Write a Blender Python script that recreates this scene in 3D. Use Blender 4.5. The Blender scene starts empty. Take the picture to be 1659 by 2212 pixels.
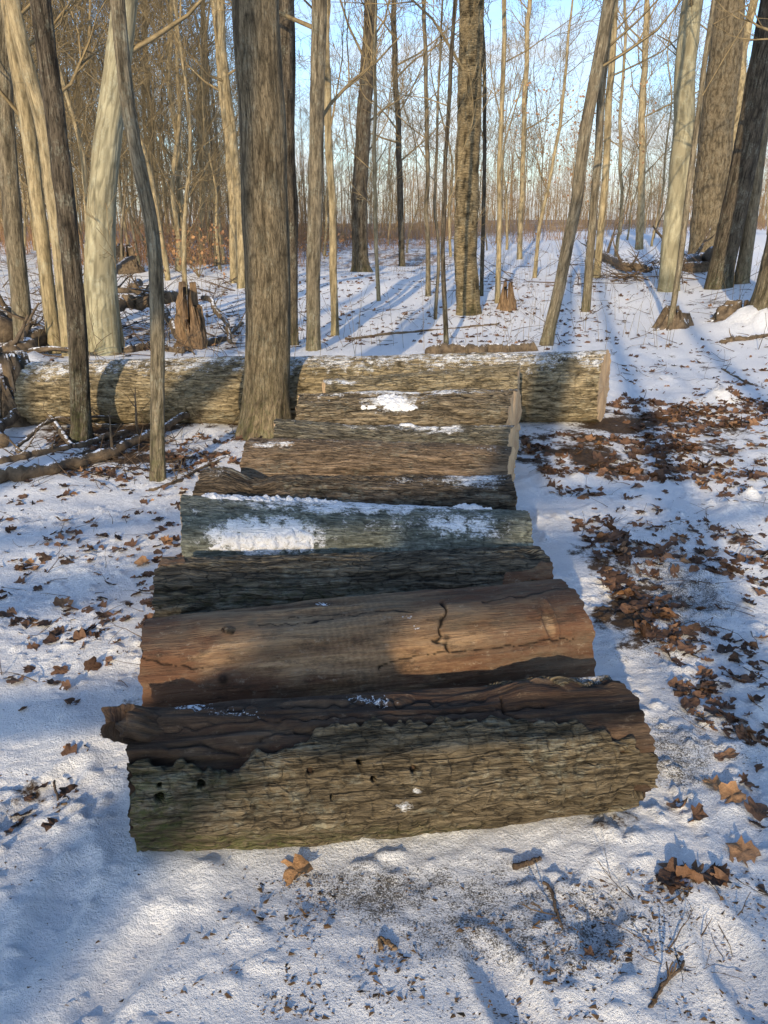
import bpy, math, random
import numpy as np
from mathutils import Vector
RAD=math.radians
rng=np.random.default_rng(11); random.seed(11)
H=1.5; P=RAD(19.3); F=1790.; CX=829.5; CY=1106.
cp,sp=math.cos(P),math.sin(P)
COL=bpy.context.scene.collection
# ---------------------------------------------------------------- noise
def _h(ix,iy,iz,s):
    n=(ix.astype(np.int64)*73856093)^(iy.astype(np.int64)*19349663)^(iz.astype(np.int64)*83492791)^(s*2654435)
    n=n&0xffffffff
    n=((n^(n>>13))*1274126177)&0xffffffff
    n=((n^(n>>15))*2246822519)&0xffffffff
    n=n^(n>>16)
    return (n&0xffffff)/float(0xffffff)
def vn(x,y,z=0.,seed=0):
    x,y,z=np.broadcast_arrays(np.asarray(x,float),np.asarray(y,float),np.asarray(z,float))
    ix,iy,iz=np.floor(x),np.floor(y),np.floor(z)
    fx,fy,fz=x-ix,y-iy,z-iz
    fx=fx*fx*(3-2*fx);fy=fy*fy*(3-2*fy);fz=fz*fz*(3-2*fz)
    r=0
    for a in (0,1):
        wa=fx if a else 1-fx
        for b in (0,1):
            wb=fy if b else 1-fy
            for c in (0,1):
                wc=fz if c else 1-fz
                r=r+wa*wb*wc*_h(ix+a,iy+b,iz+c,seed)
    return r*2-1
def fbm(x,y,z=0.,seed=0,o=3):
    r=0;a=1.;t=0
    for i in range(o):
        r=r+a*vn(np.asarray(x)*2**i,np.asarray(y)*2**i,np.asarray(z)*2**i,seed+i*17);t+=a;a*=.5
    return r/t
def sst(a,b,x):
    t=np.clip((x-a)/(b-a),0,1);return t*t*(3-2*t)
# ---------------------------------------------------------------- camera maths
def low(x,y):
    x=np.asarray(x,float);y=np.asarray(y,float)
    f=sst(7,16,y)*(1-sst(60,90,y))
    r=f*.18*vn(x*.16+3.1,y*.16+1.7,0,5)+f*.06*vn(x*.6,y*.6,0,6)
    r=r+.45*np.exp(-((x-8.2)/2.6)**2-((y-12.5)/3.)**2)*sst(8,10.5,y)
    r=r+.45*np.exp(-((x-7)/6)**2-((y-19)/5)**2)
    r=r+sst(45,140,y)*.8+.75*sst(0,22,x)*sst(20,45,y)+.25*sst(22,55,y)
    return r
def ray(px,py):
    u=(px-CX)/F;v=(CY-py)/F
    return np.array([u,cp+v*sp,-sp+v*cp])
def at(px,py,Y):
    d=ray(px,py);t=Y/d[1];return np.array([d[0]*t,Y,H+d[2]*t])
def gpv(px,py):
    px=np.asarray(px,float);py=np.asarray(py,float)
    u=(px-CX)/F;v=(CY-py)/F;dy=cp+v*sp;dz=-sp+v*cp;z=np.zeros(px.shape)
    for i in range(14):
        t=(z-H)/dz;z=.5*z+.5*low(u*t,dy*t)
    t=(z-H)/dz
    return np.stack([u*t,dy*t,low(u*t,dy*t)],-1)
def gp(px,py): return gpv([px],[py])[0]
def proj(Q):
    y=Q[...,1];z=Q[...,2]-H
    dep=y*cp-z*sp; dep=np.where(dep<.05,.05,dep)
    v=(y*sp+z*cp)/dep;u=Q[...,0]/dep
    return CX+u*F,CY-v*F
# ---------------------------------------------------------------- mesh helpers
def mesh_np(name,V,Fc,attrs=None,smooth=True):
    me=bpy.data.meshes.new(name)
    V=np.ascontiguousarray(V,dtype=np.float32);Fc=np.ascontiguousarray(Fc,dtype=np.int32)
    k=Fc.shape[1];n=len(Fc)
    me.vertices.add(len(V));me.vertices.foreach_set('co',V.ravel())
    me.loops.add(n*k);me.loops.foreach_set('vertex_index',Fc.ravel())
    me.polygons.add(n)
    me.polygons.foreach_set('loop_start',np.arange(0,n*k,k,dtype=np.int32))
    try: me.polygons.foreach_set('loop_total',np.full(n,k,dtype=np.int32))
    except Exception: pass
    me.update(calc_edges=True)
    me.polygons.foreach_set('use_smooth',np.full(n,smooth,dtype=bool))
    if attrs:
        for a,v in attrs.items():
            v=np.ascontiguousarray(v,dtype=np.float32)
            if v.ndim==2:
                at_=me.attributes.new(a,'FLOAT_VECTOR','POINT');at_.data.foreach_set('vector',v.ravel())
            else:
                at_=me.attributes.new(a,'FLOAT','POINT');at_.data.foreach_set('value',v.ravel())
    me.validate()
    return me
def link(name,me,mat,parent=None,loc=(0,0,0)):
    o=bpy.data.objects.new(name,me);COL.objects.link(o)
    if mat and not me.materials: me.materials.append(mat)
    o.location=loc
    if parent: o.parent=parent
    return o
def empty(name,loc,label,cat,group=None):
    o=bpy.data.objects.new(name,None);COL.objects.link(o);o.location=loc;o.empty_display_size=.1
    o['label']=label;o['category']=cat
    if group:o['group']=group
    return o
def tag(o,label,cat,group=None,kind=None):
    if label:o['label']=label
    if cat:o['category']=cat
    if group:o['group']=group
    if kind:o['kind']=kind
    return o
def grid_faces(nu,nv,wrap):
    i=np.arange(nu-1)[:,None]; j=np.arange(nv if wrap else nv-1)[None,:]
    j2=(j+1)%nv
    return np.stack(np.broadcast_arrays(i*nv+j,i*nv+j2,(i+1)*nv+j2,(i+1)*nv+j),-1)
def surf(name,Q,wrap,mat,parent,attrs,mask=None,origin=(0,0,0),flip=False):
    nu,nv=Q.shape[:2]
    fc=grid_faces(nu,nv,wrap)
    if mask is not None:
        m=mask
        mj=np.roll(m,-1,1) if wrap else m[:,1:]
        mm=m if wrap else m[:,:-1]
        fm=(mm[:-1]|mm[1:]|mj[:-1]|mj[1:])
        fc=fc[fm]
    fc=fc.reshape(-1,4)
    if flip: fc=fc[:,::-1]
    V=Q.reshape(-1,3)-np.array(origin)
    A={k:(v.reshape(-1,3) if v.ndim==3 else v.reshape(-1)) for k,v in attrs.items()}
    if mask is not None:
        used=np.unique(fc);re=np.zeros(len(V),int);re[used]=np.arange(len(used))
        fc=re[fc];V=V[used];A={k:v[used] for k,v in A.items()}
    return link(name,mesh_np(name,V,fc,A),mat,parent)
_fc={}
class Tubes:
    def __init__(s): s.V=[];s.Fq=[];s.n=0
    def add(s,pts,rad,sides=4,cap=False):
        pts=np.asarray(pts,float);k=len(pts);rad=np.asarray(rad,float)
        t=np.gradient(pts,axis=0);t/=np.linalg.norm(t,axis=1)[:,None]+1e-9
        ref=np.array([0,0,1.]) if abs(t[0][2])<.8 else np.array([1.,0,0])
        n1=np.cross(t,ref);n1/=np.linalg.norm(n1,axis=1)[:,None]+1e-9
        n2=np.cross(t,n1)
        a=np.arange(sides)*2*math.pi/sides
        ring=pts[:,None]+rad[:,None,None]*(np.cos(a)[None,:,None]*n1[:,None]+np.sin(a)[None,:,None]*n2[:,None])
        if cap:
            ring=np.concatenate([np.repeat(pts[:1,None],sides,1),ring,np.repeat(pts[-1:,None],sides,1)],0);k+=2
        key=(k,sides)
        if key not in _fc:_fc[key]=grid_faces(k,sides,True).reshape(-1,4)
        s.V.append(ring.reshape(-1,3));s.Fq.append(_fc[key]+s.n);s.n+=k*sides
    def arr(s): return np.concatenate(s.V),np.concatenate(s.Fq)
    def mesh(s,name,origin=(0,0,0)):
        V,Fq=s.arr();return mesh_np(name,V-np.array(origin),Fq)
# ---------------------------------------------------------------- materials
def newmat(name):
    m=bpy.data.materials.new(name);m.use_nodes=True;nt=m.node_tree
    b=nt.nodes['Principled BSDF'];b.inputs['Roughness'].default_value=.9
    b.inputs['Specular IOR Level'].default_value=.15
    return m,nt,b
def N(nt,t,**kw):
    n=nt.nodes.new(t)
    for k,v in kw.items(): setattr(n,k,v)
    return n
def L(nt,a,b): nt.links.new(a,b)
def ramp(nt,src,stops):
    r=N(nt,'ShaderNodeValToRGB');e=r.color_ramp.elements
    while len(e)<len(stops): e.new(.5)
    for i,(p,c) in enumerate(stops):
        e[i].position=p;e[i].color=(c[0],c[1],c[2],1) if hasattr(c,'__len__') else (c,c,c,1)
    L(nt,src,r.inputs[0]);return r.outputs[0]
def noise(nt,vec,scale=5,detail=6,rough=.6,dist=0.):
    n=N(nt,'ShaderNodeTexNoise');n.inputs['Scale'].default_value=scale;n.inputs['Detail'].default_value=detail
    n.inputs['Roughness'].default_value=rough;n.inputs['Distortion'].default_value=dist
    if vec: L(nt,vec,n.inputs['Vector'])
    return n.outputs['Fac']
def mapping(nt,vec,sc):
    m=N(nt,'ShaderNodeMapping');m.inputs['Scale'].default_value=sc;L(nt,vec,m.inputs['Vector']);return m.outputs[0]
def attr(nt,name,vec=False):
    a=N(nt,'ShaderNodeAttribute');a.attribute_name=name;return a.outputs['Vector'] if vec else a.outputs['Fac']
def mix(nt,fac,a,b,mode='MIX'):
    m=N(nt,'ShaderNodeMix');m.data_type='RGBA';m.blend_type=mode
    for s,v in ((m.inputs[0],fac),(m.inputs[6],a),(m.inputs[7],b)):
        if hasattr(v,'links') : L(nt,v,s)
        elif hasattr(v,'__len__'): s.default_value=(v[0],v[1],v[2],1)
        else: s.default_value=v
    return m.outputs[2]
def mth(nt,op,a,b=0.,c=None,clamp=False):
    m=N(nt,'ShaderNodeMath',operation=op);m.use_clamp=clamp
    for i,v in enumerate((a,b,c)):
        if v is None: continue
        if hasattr(v,'links'): L(nt,v,m.inputs[i])
        else: m.inputs[i].default_value=v
    return m.outputs[0]
def bump(nt,b,h,dist,strength=1.):
    n=N(nt,'ShaderNodeBump');n.inputs['Distance'].default_value=dist;n.inputs['Strength'].default_value=strength
    L(nt,h,n.inputs['Height']);L(nt,n.outputs[0],b.inputs['Normal'])
def voro(nt,vec,sc,dist=.35):
    mp=mapping(nt,vec,sc)
    nn=N(nt,'ShaderNodeTexNoise');nn.inputs['Scale'].default_value=.9;nn.inputs['Detail'].default_value=4;L(nt,mp,nn.inputs['Vector'])
    va=N(nt,'ShaderNodeVectorMath',operation='MULTIPLY_ADD');L(nt,nn.outputs['Color'],va.inputs[0]);va.inputs[1].default_value=(dist*3,)*3;L(nt,mp,va.inputs[2])
    v=N(nt,'ShaderNodeTexVoronoi');v.feature='DISTANCE_TO_EDGE';v.inputs['Scale'].default_value=1;L(nt,va.outputs[0],v.inputs['Vector'])
    return v.outputs['Distance']
SNOW=(.86,.87,.89)
def bark_mat(name,dark,mid,light,sc=(6,45,45),bd=.012,furrow=.35,auto_snow=0.,patch=None,lichen=.25,vc=(14,48,48),vk=.6,fc=(5,60,60),fw=.085,blotch=1.):
    m,nt,b=newmat(name);lc=attr(nt,'lc',True)
    n1=noise(nt,mapping(nt,lc,sc),1,8,.65,.3)
    c=ramp(nt,n1,[(.3,dark),(.5,mid),(.72,light)])
    n2=noise(nt,mapping(nt,lc,(3,7,7)),1,4,.6)
    c=mix(nt,ramp(nt,n2,[(.35,1.-blotch),(.7,1.)]),mix(nt,.45,c,(dark[0]*.8,dark[1]*.8,dark[2]*.8)),c)
    if patch:
        n5=noise(nt,mapping(nt,lc,(2.2,6,6)),1,3,.5,.6)
        c=mix(nt,ramp(nt,n5,[(.52,0.),(.56,1.)]),c,patch)
    n6=noise(nt,mapping(nt,lc,(40,60,60)),1,5,.7)
    n7=noise(nt,mapping(nt,lc,(5,9,9)),1,3,.6)
    c=mix(nt,mth(nt,'MULTIPLY',ramp(nt,mth(nt,'MULTIPLY',n6,n7),[(.27,0.),(.36,1.)]),lichen),c,(.34,.36,.29))
    hv=None
    if vk>0:
        d=voro(nt,lc,vc)
        nf1=noise(nt,mapping(nt,lc,fc),1,3,.55,.5)
        fur=ramp(nt,mth(nt,'ABSOLUTE',mth(nt,'SUBTRACT',nf1,.5)),[(0.,0.),(fw,1.)])
        nf2=noise(nt,mapping(nt,lc,(fc[0]*1.7,fc[1]*2.1,fc[2]*2.1)),1,3,.55,.5)
        fur2=ramp(nt,mth(nt,'ABSOLUTE',mth(nt,'SUBTRACT',nf2,.5)),[(0.,0.),(.07,1.)])
        vv=ramp(nt,d,[(.0,0.),(.10,1.)])
        hv=mth(nt,'ADD',mth(nt,'MULTIPLY',fur,.5),mth(nt,'MULTIPLY_ADD',vv,.27,mth(nt,'MULTIPLY',fur2,.23)))
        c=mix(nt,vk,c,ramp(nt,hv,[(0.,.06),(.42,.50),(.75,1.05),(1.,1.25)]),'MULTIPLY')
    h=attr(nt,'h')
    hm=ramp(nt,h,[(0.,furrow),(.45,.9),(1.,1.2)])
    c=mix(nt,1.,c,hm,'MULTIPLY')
    mo=attr(nt,'moss');nm=noise(nt,mapping(nt,lc,(30,50,50)),1,5,.7)
    c=mix(nt,mth(nt,'MULTIPLY',mo,ramp(nt,nm,[(.42,0.),(.6,.8)]),clamp=True),c,(.095,.115,.035))
    fr=attr(nt,'frost');nf=noise(nt,mapping(nt,lc,(80,120,120)),1,6,.8)
    f=mth(nt,'ADD',mth(nt,'MULTIPLY',fr,1.),nf)
    if hv: f=mth(nt,'ADD',f,mth(nt,'MULTIPLY_ADD',hv,-.14,.09))
    f=mth(nt,'MULTIPLY',ramp(nt,f,[(.82,0.),(1.14,1.)]),ramp(nt,fr,[(0.,0.),(.05,1.)]))
    if auto_snow>0:
        g=N(nt,'ShaderNodeNewGeometry');sx=N(nt,'ShaderNodeSeparateXYZ');L(nt,g.outputs['Normal'],sx.inputs[0])
        tc=N(nt,'ShaderNodeTexCoord');na=noise(nt,tc.outputs['Object'],14,5,.65)
        f2=mth(nt,'ADD',mth(nt,'MULTIPLY',sx.outputs[2],auto_snow),na)
        f=mth(nt,'MAXIMUM',f,ramp(nt,f2,[(.98,0.),(1.12,1.)]))
    c=mix(nt,f,c,SNOW)
    L(nt,c,b.inputs['Base Color'])
    hb=mth(nt,'ADD',n1,mth(nt,'MULTIPLY',nf,.35))
    if hv: hb=mth(nt,'ADD',hb,mth(nt,'MULTIPLY',hv,1.1*vk))
    bump(nt,b,hb,bd)
    return m
def simple_bark(name,c1,c2,auto_snow=0.,scale=9,sc=(1,1,1)):
    m,nt,b=newmat(name);tc=N(nt,'ShaderNodeTexCoord')
    n=noise(nt,mapping(nt,tc.outputs['Object'],sc),scale,6,.65)
    c=ramp(nt,n,[(.32,c1),(.68,c2)])
    if auto_snow>0:
        g=N(nt,'ShaderNodeNewGeometry');sx=N(nt,'ShaderNodeSeparateXYZ');L(nt,g.outputs['Normal'],sx.inputs[0])
        na=noise(nt,tc.outputs['Object'],16,6,.75)
        f2=mth(nt,'ADD',mth(nt,'MULTIPLY',sx.outputs[2],auto_snow),na)
        c=mix(nt,ramp(nt,f2,[(.98,0.),(1.08,1.)]),c,SNOW)
    L(nt,c,b.inputs['Base Color']);bump(nt,b,n,.012)
    return m
def wood_mat(name,stops,red=(.10,.046,.027),wk=1.):
    m,nt,b=newmat(name);lc=attr(nt,'lc',True);b.inputs['Roughness'].default_value=.75;b.inputs['Specular IOR Level'].default_value=.22
    n1=noise(nt,mapping(nt,lc,(2.2,22,22)),1,8,.66,.6)
    c=ramp(nt,n1,stops)
    n3=noise(nt,mapping(nt,lc,(8,150,150)),1,5,.7,.2)
    c=mix(nt,.65,c,ramp(nt,n3,[(.3,.3),(.65,1.2)]),'MULTIPLY')
    n4=noise(nt,mapping(nt,lc,(3.,11,11)),1,8,.74,1.0)
    tint=attr(nt,'tint')
    c=mix(nt,mth(nt,'MULTIPLY',ramp(nt,mth(nt,'ADD',n4,mth(nt,'MULTIPLY',tint,.4)),[(.50,0.),(.68,1.)]),.85),c,red)
    n8=noise(nt,mapping(nt,lc,(12,34,34)),1,7,.78)
    c=mix(nt,ramp(nt,n8,[(.50,0.),(.64,.75)]),c,(.055,.035,.022))
    n9=noise(nt,mapping(nt,lc,(4,9,9)),1,6,.74)
    c=mix(nt,ramp(nt,n9,[(.46,0.),(.62,.5*wk)]),c,(.24,.185,.12))
    n10=noise(nt,mapping(nt,lc,(26,40,40)),1,6,.8)
    c=mix(nt,ramp(nt,n10,[(.58,0.),(.66,.6*wk)]),c,(.42,.33,.23))
    w=N(nt,'ShaderNodeTexWave');w.wave_type='BANDS';w.bands_direction='X';w.inputs['Scale'].default_value=15;w.inputs['Distortion'].default_value=7;w.inputs['Detail'].default_value=4;w.inputs['Detail Scale'].default_value=2.5
    L(nt,mapping(nt,lc,(1,2.2,2.2)),w.inputs['Vector'])
    c=mix(nt,mth(nt,'MULTIPLY',attr(nt,'curl'),.3),c,ramp(nt,w.outputs['Fac'],[(0.,.45),(1.,1.3)]),'MULTIPLY')
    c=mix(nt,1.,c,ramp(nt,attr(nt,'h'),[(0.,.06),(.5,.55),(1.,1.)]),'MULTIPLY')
    fr=attr(nt,'frost');nf=noise(nt,mapping(nt,lc,(90,120,120)),1,4,.75)
    f=mth(nt,'MULTIPLY',ramp(nt,mth(nt,'ADD',fr,nf),[(.93,0.),(1.05,1.)]),ramp(nt,fr,[(0.,0.),(.05,1.)]))
    c=mix(nt,f,c,SNOW)
    L(nt,c,b.inputs['Base Color']);bump(nt,b,mth(nt,'ADD',mth(nt,'ADD',n3,n1),n8),.010)
    return m
def end_mat():
    m,nt,b=newmat('cut wood');lc=attr(nt,'lc',True);r=attr(nt,'rad')
    n=noise(nt,lc,30,4,.6)
    s=mth(nt,'SINE',mth(nt,'ADD',mth(nt,'MULTIPLY',r,900.),mth(nt,'MULTIPLY',n,9.)))
    c=mix(nt,mth(nt,'MULTIPLY_ADD',s,.5,.5),(.50,.33,.18),(.64,.46,.28))
    c=mix(nt,ramp(nt,noise(nt,lc,9,4,.6),[(.4,0.),(.65,.7)]),c,(.36,.22,.12))
    L(nt,c,b.inputs['Base Color']);bump(nt,b,n,.003)
    return m
def snow_mat(name):
    m,nt,b=newmat(name);tc=N(nt,'ShaderNodeTexCoord');b.inputs['Roughness'].default_value=.7
    n=noise(nt,tc.outputs['Object'],60,6,.7)
    c=ramp(nt,n,[(.25,(.72,.74,.78)),(.5,(.83,.84,.87)),(1.,(.90,.91,.93))])
    n2=noise(nt,tc.outputs['Object'],110,4,.75)
    c=mix(nt,ramp(nt,n2,[(.56,0.),(.66,.65)]),c,(.24,.21,.16))
    L(nt,c,b.inputs['Base Color']);bump(nt,b,n,.018)
    return m
def ground_mat():
    m,nt,b=newmat('snowy ground');tc=N(nt,'ShaderNodeTexCoord');g=tc.outputs['Object']
    b.inputs['Roughness'].default_value=.75
    nA=noise(nt,g,75,8,.72);nB=noise(nt,g,9,6,.65);nC=noise(nt,g,150,4,.75);nD=noise(nt,g,28,6,.7)
    c=ramp(nt,nA,[(.25,(.83,.835,.85)),(.5,(.905,.905,.915)),(1.,(.94,.94,.945))])
    d=attr(nt,'dirt')
    nG=noise(nt,g,260,3,.75)
    f=mth(nt,'ADD',mth(nt,'MULTIPLY',d,.20),mth(nt,'MULTIPLY_ADD',nD,.28,mth(nt,'MULTIPLY_ADD',nG,.45,mth(nt,'MULTIPLY',nC,.27))))
    grit=mix(nt,nC,(.035,.028,.018),(.13,.105,.07))
    c=mix(nt,ramp(nt,f,[(.66,0.),(.73,.92)]),c,grit)
    s=attr(nt,'saw');f=mth(nt,'ADD',mth(nt,'MULTIPLY',s,.5),mth(nt,'MULTIPLY_ADD',nD,.9,mth(nt,'MULTIPLY_ADD',nB,.5,mth(nt,'MULTIPLY',nC,.5))))
    c=mix(nt,ramp(nt,f,[(1.12,0.),(1.5,.9)]),c,mix(nt,ramp(nt,nC,[(.35,0.),(.6,1.)]),(.44,.27,.13),(.86,.64,.39)))
    l=attr(nt,'litter');f=mth(nt,'ADD',l,mth(nt,'MULTIPLY_ADD',nB,.55,mth(nt,'MULTIPLY',nD,.6)))
    c=mix(nt,ramp(nt,f,[(.88,0.),(1.0,1.)]),c,mix(nt,ramp(nt,nD,[(.3,0.),(.7,1.)]),(.03,.021,.014),(.14,.09,.055)))
    fa=attr(nt,'far');nE=noise(nt,mapping(nt,g,(1,.45,1)),3.6,8,.8)
    f=mth(nt,'ADD',mth(nt,'MULTIPLY',fa,.35),nE)
    c=mix(nt,ramp(nt,f,[(.68,0.),(.76,.9)]),c,mix(nt,nB,(.12,.065,.035),(.34,.20,.11)))
    L(nt,c,b.inputs['Base Color'])
    bump(nt,b,mth(nt,'ADD',mth(nt,'ADD',nA,mth(nt,'MULTIPLY',nC,.4)),mth(nt,'MULTIPLY',nD,1.5)),.012)
    return m
def leaf_mat(name):
    m,nt,b=newmat(name);r=attr(nt,'rnd');tc=N(nt,'ShaderNodeTexCoord')
    c=ramp(nt,r,[(0.,(.055,.034,.023)),(.35,(.12,.066,.04)),(.7,(.22,.12,.068)),(1.,(.42,.235,.11))])
    n=noise(nt,tc.outputs['Object'],45,5,.7)
    c=mix(nt,.8,c,ramp(nt,n,[(.3,.5),(.7,1.25)]),'MULTIPLY')
    L(nt,c,b.inputs['Base Color']);b.inputs['Roughness'].default_value=.65;b.inputs['Specular IOR Level'].default_value=.25
    bump(nt,b,n,.006)
    return m
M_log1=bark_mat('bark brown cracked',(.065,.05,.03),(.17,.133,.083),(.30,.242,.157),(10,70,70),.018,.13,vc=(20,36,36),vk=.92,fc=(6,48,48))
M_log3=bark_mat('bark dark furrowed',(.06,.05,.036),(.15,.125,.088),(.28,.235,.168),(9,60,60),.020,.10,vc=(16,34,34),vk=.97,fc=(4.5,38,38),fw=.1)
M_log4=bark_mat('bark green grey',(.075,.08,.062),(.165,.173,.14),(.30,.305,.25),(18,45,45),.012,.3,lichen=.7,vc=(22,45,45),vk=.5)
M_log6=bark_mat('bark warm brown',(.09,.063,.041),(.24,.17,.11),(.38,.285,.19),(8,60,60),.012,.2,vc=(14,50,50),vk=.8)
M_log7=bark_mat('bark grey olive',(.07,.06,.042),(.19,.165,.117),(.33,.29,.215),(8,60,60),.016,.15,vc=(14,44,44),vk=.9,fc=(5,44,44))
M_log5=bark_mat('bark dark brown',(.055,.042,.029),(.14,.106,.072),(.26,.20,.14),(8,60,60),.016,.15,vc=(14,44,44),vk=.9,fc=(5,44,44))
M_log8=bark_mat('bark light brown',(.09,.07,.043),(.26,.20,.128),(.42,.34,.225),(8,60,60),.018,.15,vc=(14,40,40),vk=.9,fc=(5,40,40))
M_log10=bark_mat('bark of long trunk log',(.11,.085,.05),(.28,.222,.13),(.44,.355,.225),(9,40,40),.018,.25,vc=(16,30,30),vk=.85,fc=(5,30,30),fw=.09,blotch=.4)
M_wood=wood_mat('bare tan orange wood',[(.28,(.13,.075,.042)),(.45,(.31,.185,.098)),(.62,(.48,.31,.17)),(.8,(.61,.43,.26))],(.13,.058,.032))
M_darkwood=wood_mat('bare dark wood',[(.28,(.04,.024,.015)),(.5,(.115,.072,.045)),(.75,(.26,.17,.108))],(.065,.035,.022),.45)
M_end=end_mat();M_snow=snow_mat('snow crust');M_ground=ground_mat();M_leaf=leaf_mat('dry leaf')
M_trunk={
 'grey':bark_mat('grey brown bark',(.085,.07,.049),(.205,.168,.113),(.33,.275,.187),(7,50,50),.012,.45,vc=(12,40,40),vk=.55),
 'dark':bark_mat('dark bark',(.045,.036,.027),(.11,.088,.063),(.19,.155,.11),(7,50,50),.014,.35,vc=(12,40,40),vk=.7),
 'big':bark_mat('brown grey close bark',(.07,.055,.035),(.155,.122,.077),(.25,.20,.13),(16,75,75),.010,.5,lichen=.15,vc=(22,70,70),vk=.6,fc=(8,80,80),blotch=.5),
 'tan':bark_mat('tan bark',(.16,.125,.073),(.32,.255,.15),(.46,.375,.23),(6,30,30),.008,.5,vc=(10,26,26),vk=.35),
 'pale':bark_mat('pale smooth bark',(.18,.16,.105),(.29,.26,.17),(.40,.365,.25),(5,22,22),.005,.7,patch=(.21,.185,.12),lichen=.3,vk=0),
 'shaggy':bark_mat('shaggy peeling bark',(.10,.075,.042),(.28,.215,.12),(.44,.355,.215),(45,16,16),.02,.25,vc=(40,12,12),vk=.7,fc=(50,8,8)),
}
M_branch=simple_bark('grey tan twigs',(.13,.097,.053),(.32,.245,.135))
M_branch_far=simple_bark('far twigs',(.19,.13,.07),(.37,.265,.15))
M_lying=simple_bark('dead branch bark',(.055,.041,.029),(.18,.135,.09),.50,14)
M_twig=simple_bark('small stick bark',(.05,.035,.024),(.17,.12,.08),0,30)
M_brokenwood=simple_bark('weathered broken wood',(.06,.038,.022),(.27,.18,.105),.40,12,(3,3,.6))
M_brush=simple_bark('russet brush',(.22,.115,.06),(.42,.25,.135),0,2)
M_brush2=simple_bark('tan brush',(.22,.15,.085),(.42,.30,.175),0,2)
# ---------------------------------------------------------------- ground
def axis(d0,d1,step,out0,out1,g):
    a=list(np.arange(d0,d1,step));s=step;x=a[-1]
    while x<out1: s*=g;x+=s;a.append(x)
    s=step;x=a[0];b=[]
    while x>out0: s*=g*1.02;x-=s;b.append(x)
    return np.array(b[::-1]+a)
gx=axis(-2.1,2.1,.0115,-170,170,1.055)
gy=axis(1.05,3.4,.0095,-70,260,1.0155)
def ell(px,py,lst):
    r=np.full(np.shape(px),-9.)
    for (cx,cy,rx,ry,*w) in lst:
        k=w[0] if w else 1.
        r=np.maximum(r,k*(1-((px-cx)/rx)**2-((py-cy)/ry)**2))
    return r
X,Y=np.meshgrid(gx,gy,indexing='ij')
Z=low(X,Y)
near=1-sst(6,16,Y)
Z=Z+.028*fbm(X*3.1,Y*3.1,0,21,3)*(.4+.6*near)
lump=fbm(X*12,Y*12,0,31,3)
patchy=sst(-.2,.45,fbm(X*2.2,Y*2.2,0,36,2))
cl=fbm(X*26,Y*26,0,33,3)
Z=Z+(.010*np.abs(lump)*(.5+.5*patchy)+.014*sst(.15,.55,cl)*patchy+.004*fbm(X*60,Y*60,0,35,2)*(.2+.8*patchy))*near
foot=0
for (fx,fy,a,l,w) in [(-.55,1.33,1.3,.15,.055),(.75,1.35,1.7,.15,.055),(.25,1.28,1.9,.14,.05),(-.95,1.9,1.2,.15,.05),(1.25,2.2,1.5,.15,.055),(1.35,3.2,1.3,.15,.055),(1.6,2.7,1.8,.15,.055),(2.1,4.2,1.5,.15,.055),(1.7,3.7,1.5,.15,.055),(2.6,6.,1.5,.16,.06),(3.,7.5,1.5,.16,.06),(-.75,1.5,1.5,.15,.055),(1.15,1.75,1.4,.15,.055),(.5,1.5,1.2,.14,.05)]:
    ca,sa=math.cos(a),math.sin(a)
    q=((X-fx)*ca+(Y-fy)*sa)/l;r=(-(X-fx)*sa+(Y-fy)*ca)/w
    d=q*q+r*r;foot=foot-.022*np.exp(-d**2)+.010*np.exp(-(d-1.7)**2*2)
Z=Z+foot
for (mx,my,hh,rr) in [(1610,1100,.05,.2),(1640,1080,.04,.12),(1200,1040,.03,.25),(1570,868,.10,.09),(1545,870,.06,.12),(1630,700,.2,.35),(60,790,.12,.25),(420,1868,.012,.15),(1250,850,.04,.3),(1450,820,.05,.4)]:
    q=gp(mx,my);Z=Z+hh*np.exp(-((X-q[0])**2+(Y-q[1])**2)/rr**2)*(1+1.2*lump)
PX,PY=proj(np.stack([X,Y,Z],-1))
fr=(Y>.9)
nz=.35*fbm(X*2.2,Y*2.2,0,61,4);nz2=.5*fbm(X*6,Y*6,0,71,3)
litter=ell(PX,PY,[(1400,955,390,95,1.5),(1230,1010,120,50,.8),(1340,1190,140,105,.9),(1370,1320,110,105,.9),(1500,1190,180,55,.8),(1500,1500,150,90,.6),(1600,1780,130,130,.8),(1330,1770,90,60,.8),(300,960,260,70,1.2),(60,870,190,110,1.4),(300,915,250,35,1.2),(210,1190,160,140,.5),(1620,1260,90,50,.5),(620,1250,600,520,.2),(700,900,420,90,1.),(60,1700,80,50,.4),(1560,650,150,40,.6),(100,720,140,60,.8),(450,750,140,40,.6),(1500,800,160,60,.4)])
litter=np.clip(litter,-1,1)*.42+nz*.8+nz2*.5
litter=np.where(fr,litter,0)-.0
saw=np.clip(ell(PX,PY,[(1625,1095,110,55,2.0),(1190,1030,95,50,1.5),(1350,905,80,25,1.),(400,1858,330,45,.8),(1330,1690,130,60,.5),(1250,1150,100,60,.6),(760,1858,220,35,.6),(1560,1230,80,30,.8),(1400,1060,150,25,.6),(180,1650,90,90,.3)]),0,1.2)+.5*nz+.5*nz2
dirt=np.clip(ell(PX,PY,[(1150,2000,560,210,1.),(820,1930,330,120,1.),(1500,1620,230,140,1.),(1450,1300,260,260,1.),(500,2100,400,120,.5),(200,1500,250,200,.4),(1500,850,260,120,.5)]),0,1)+.6*nz2
far=sst(8,18,Y)*.3+sst(18,40,Y)*.25+.35*fbm(X*.3,Y*.2,0,9,3)-.35*sst(1,6,X)*sst(15,25,Y)+.7*sst(48,75,Y)
G=np.stack([X,Y,Z],-1)
gnd=surf('ground',G,False,M_ground,None,{'litter':litter,'saw':saw,'dirt':dirt,'far':far})
gnd['kind']='structure'
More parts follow.
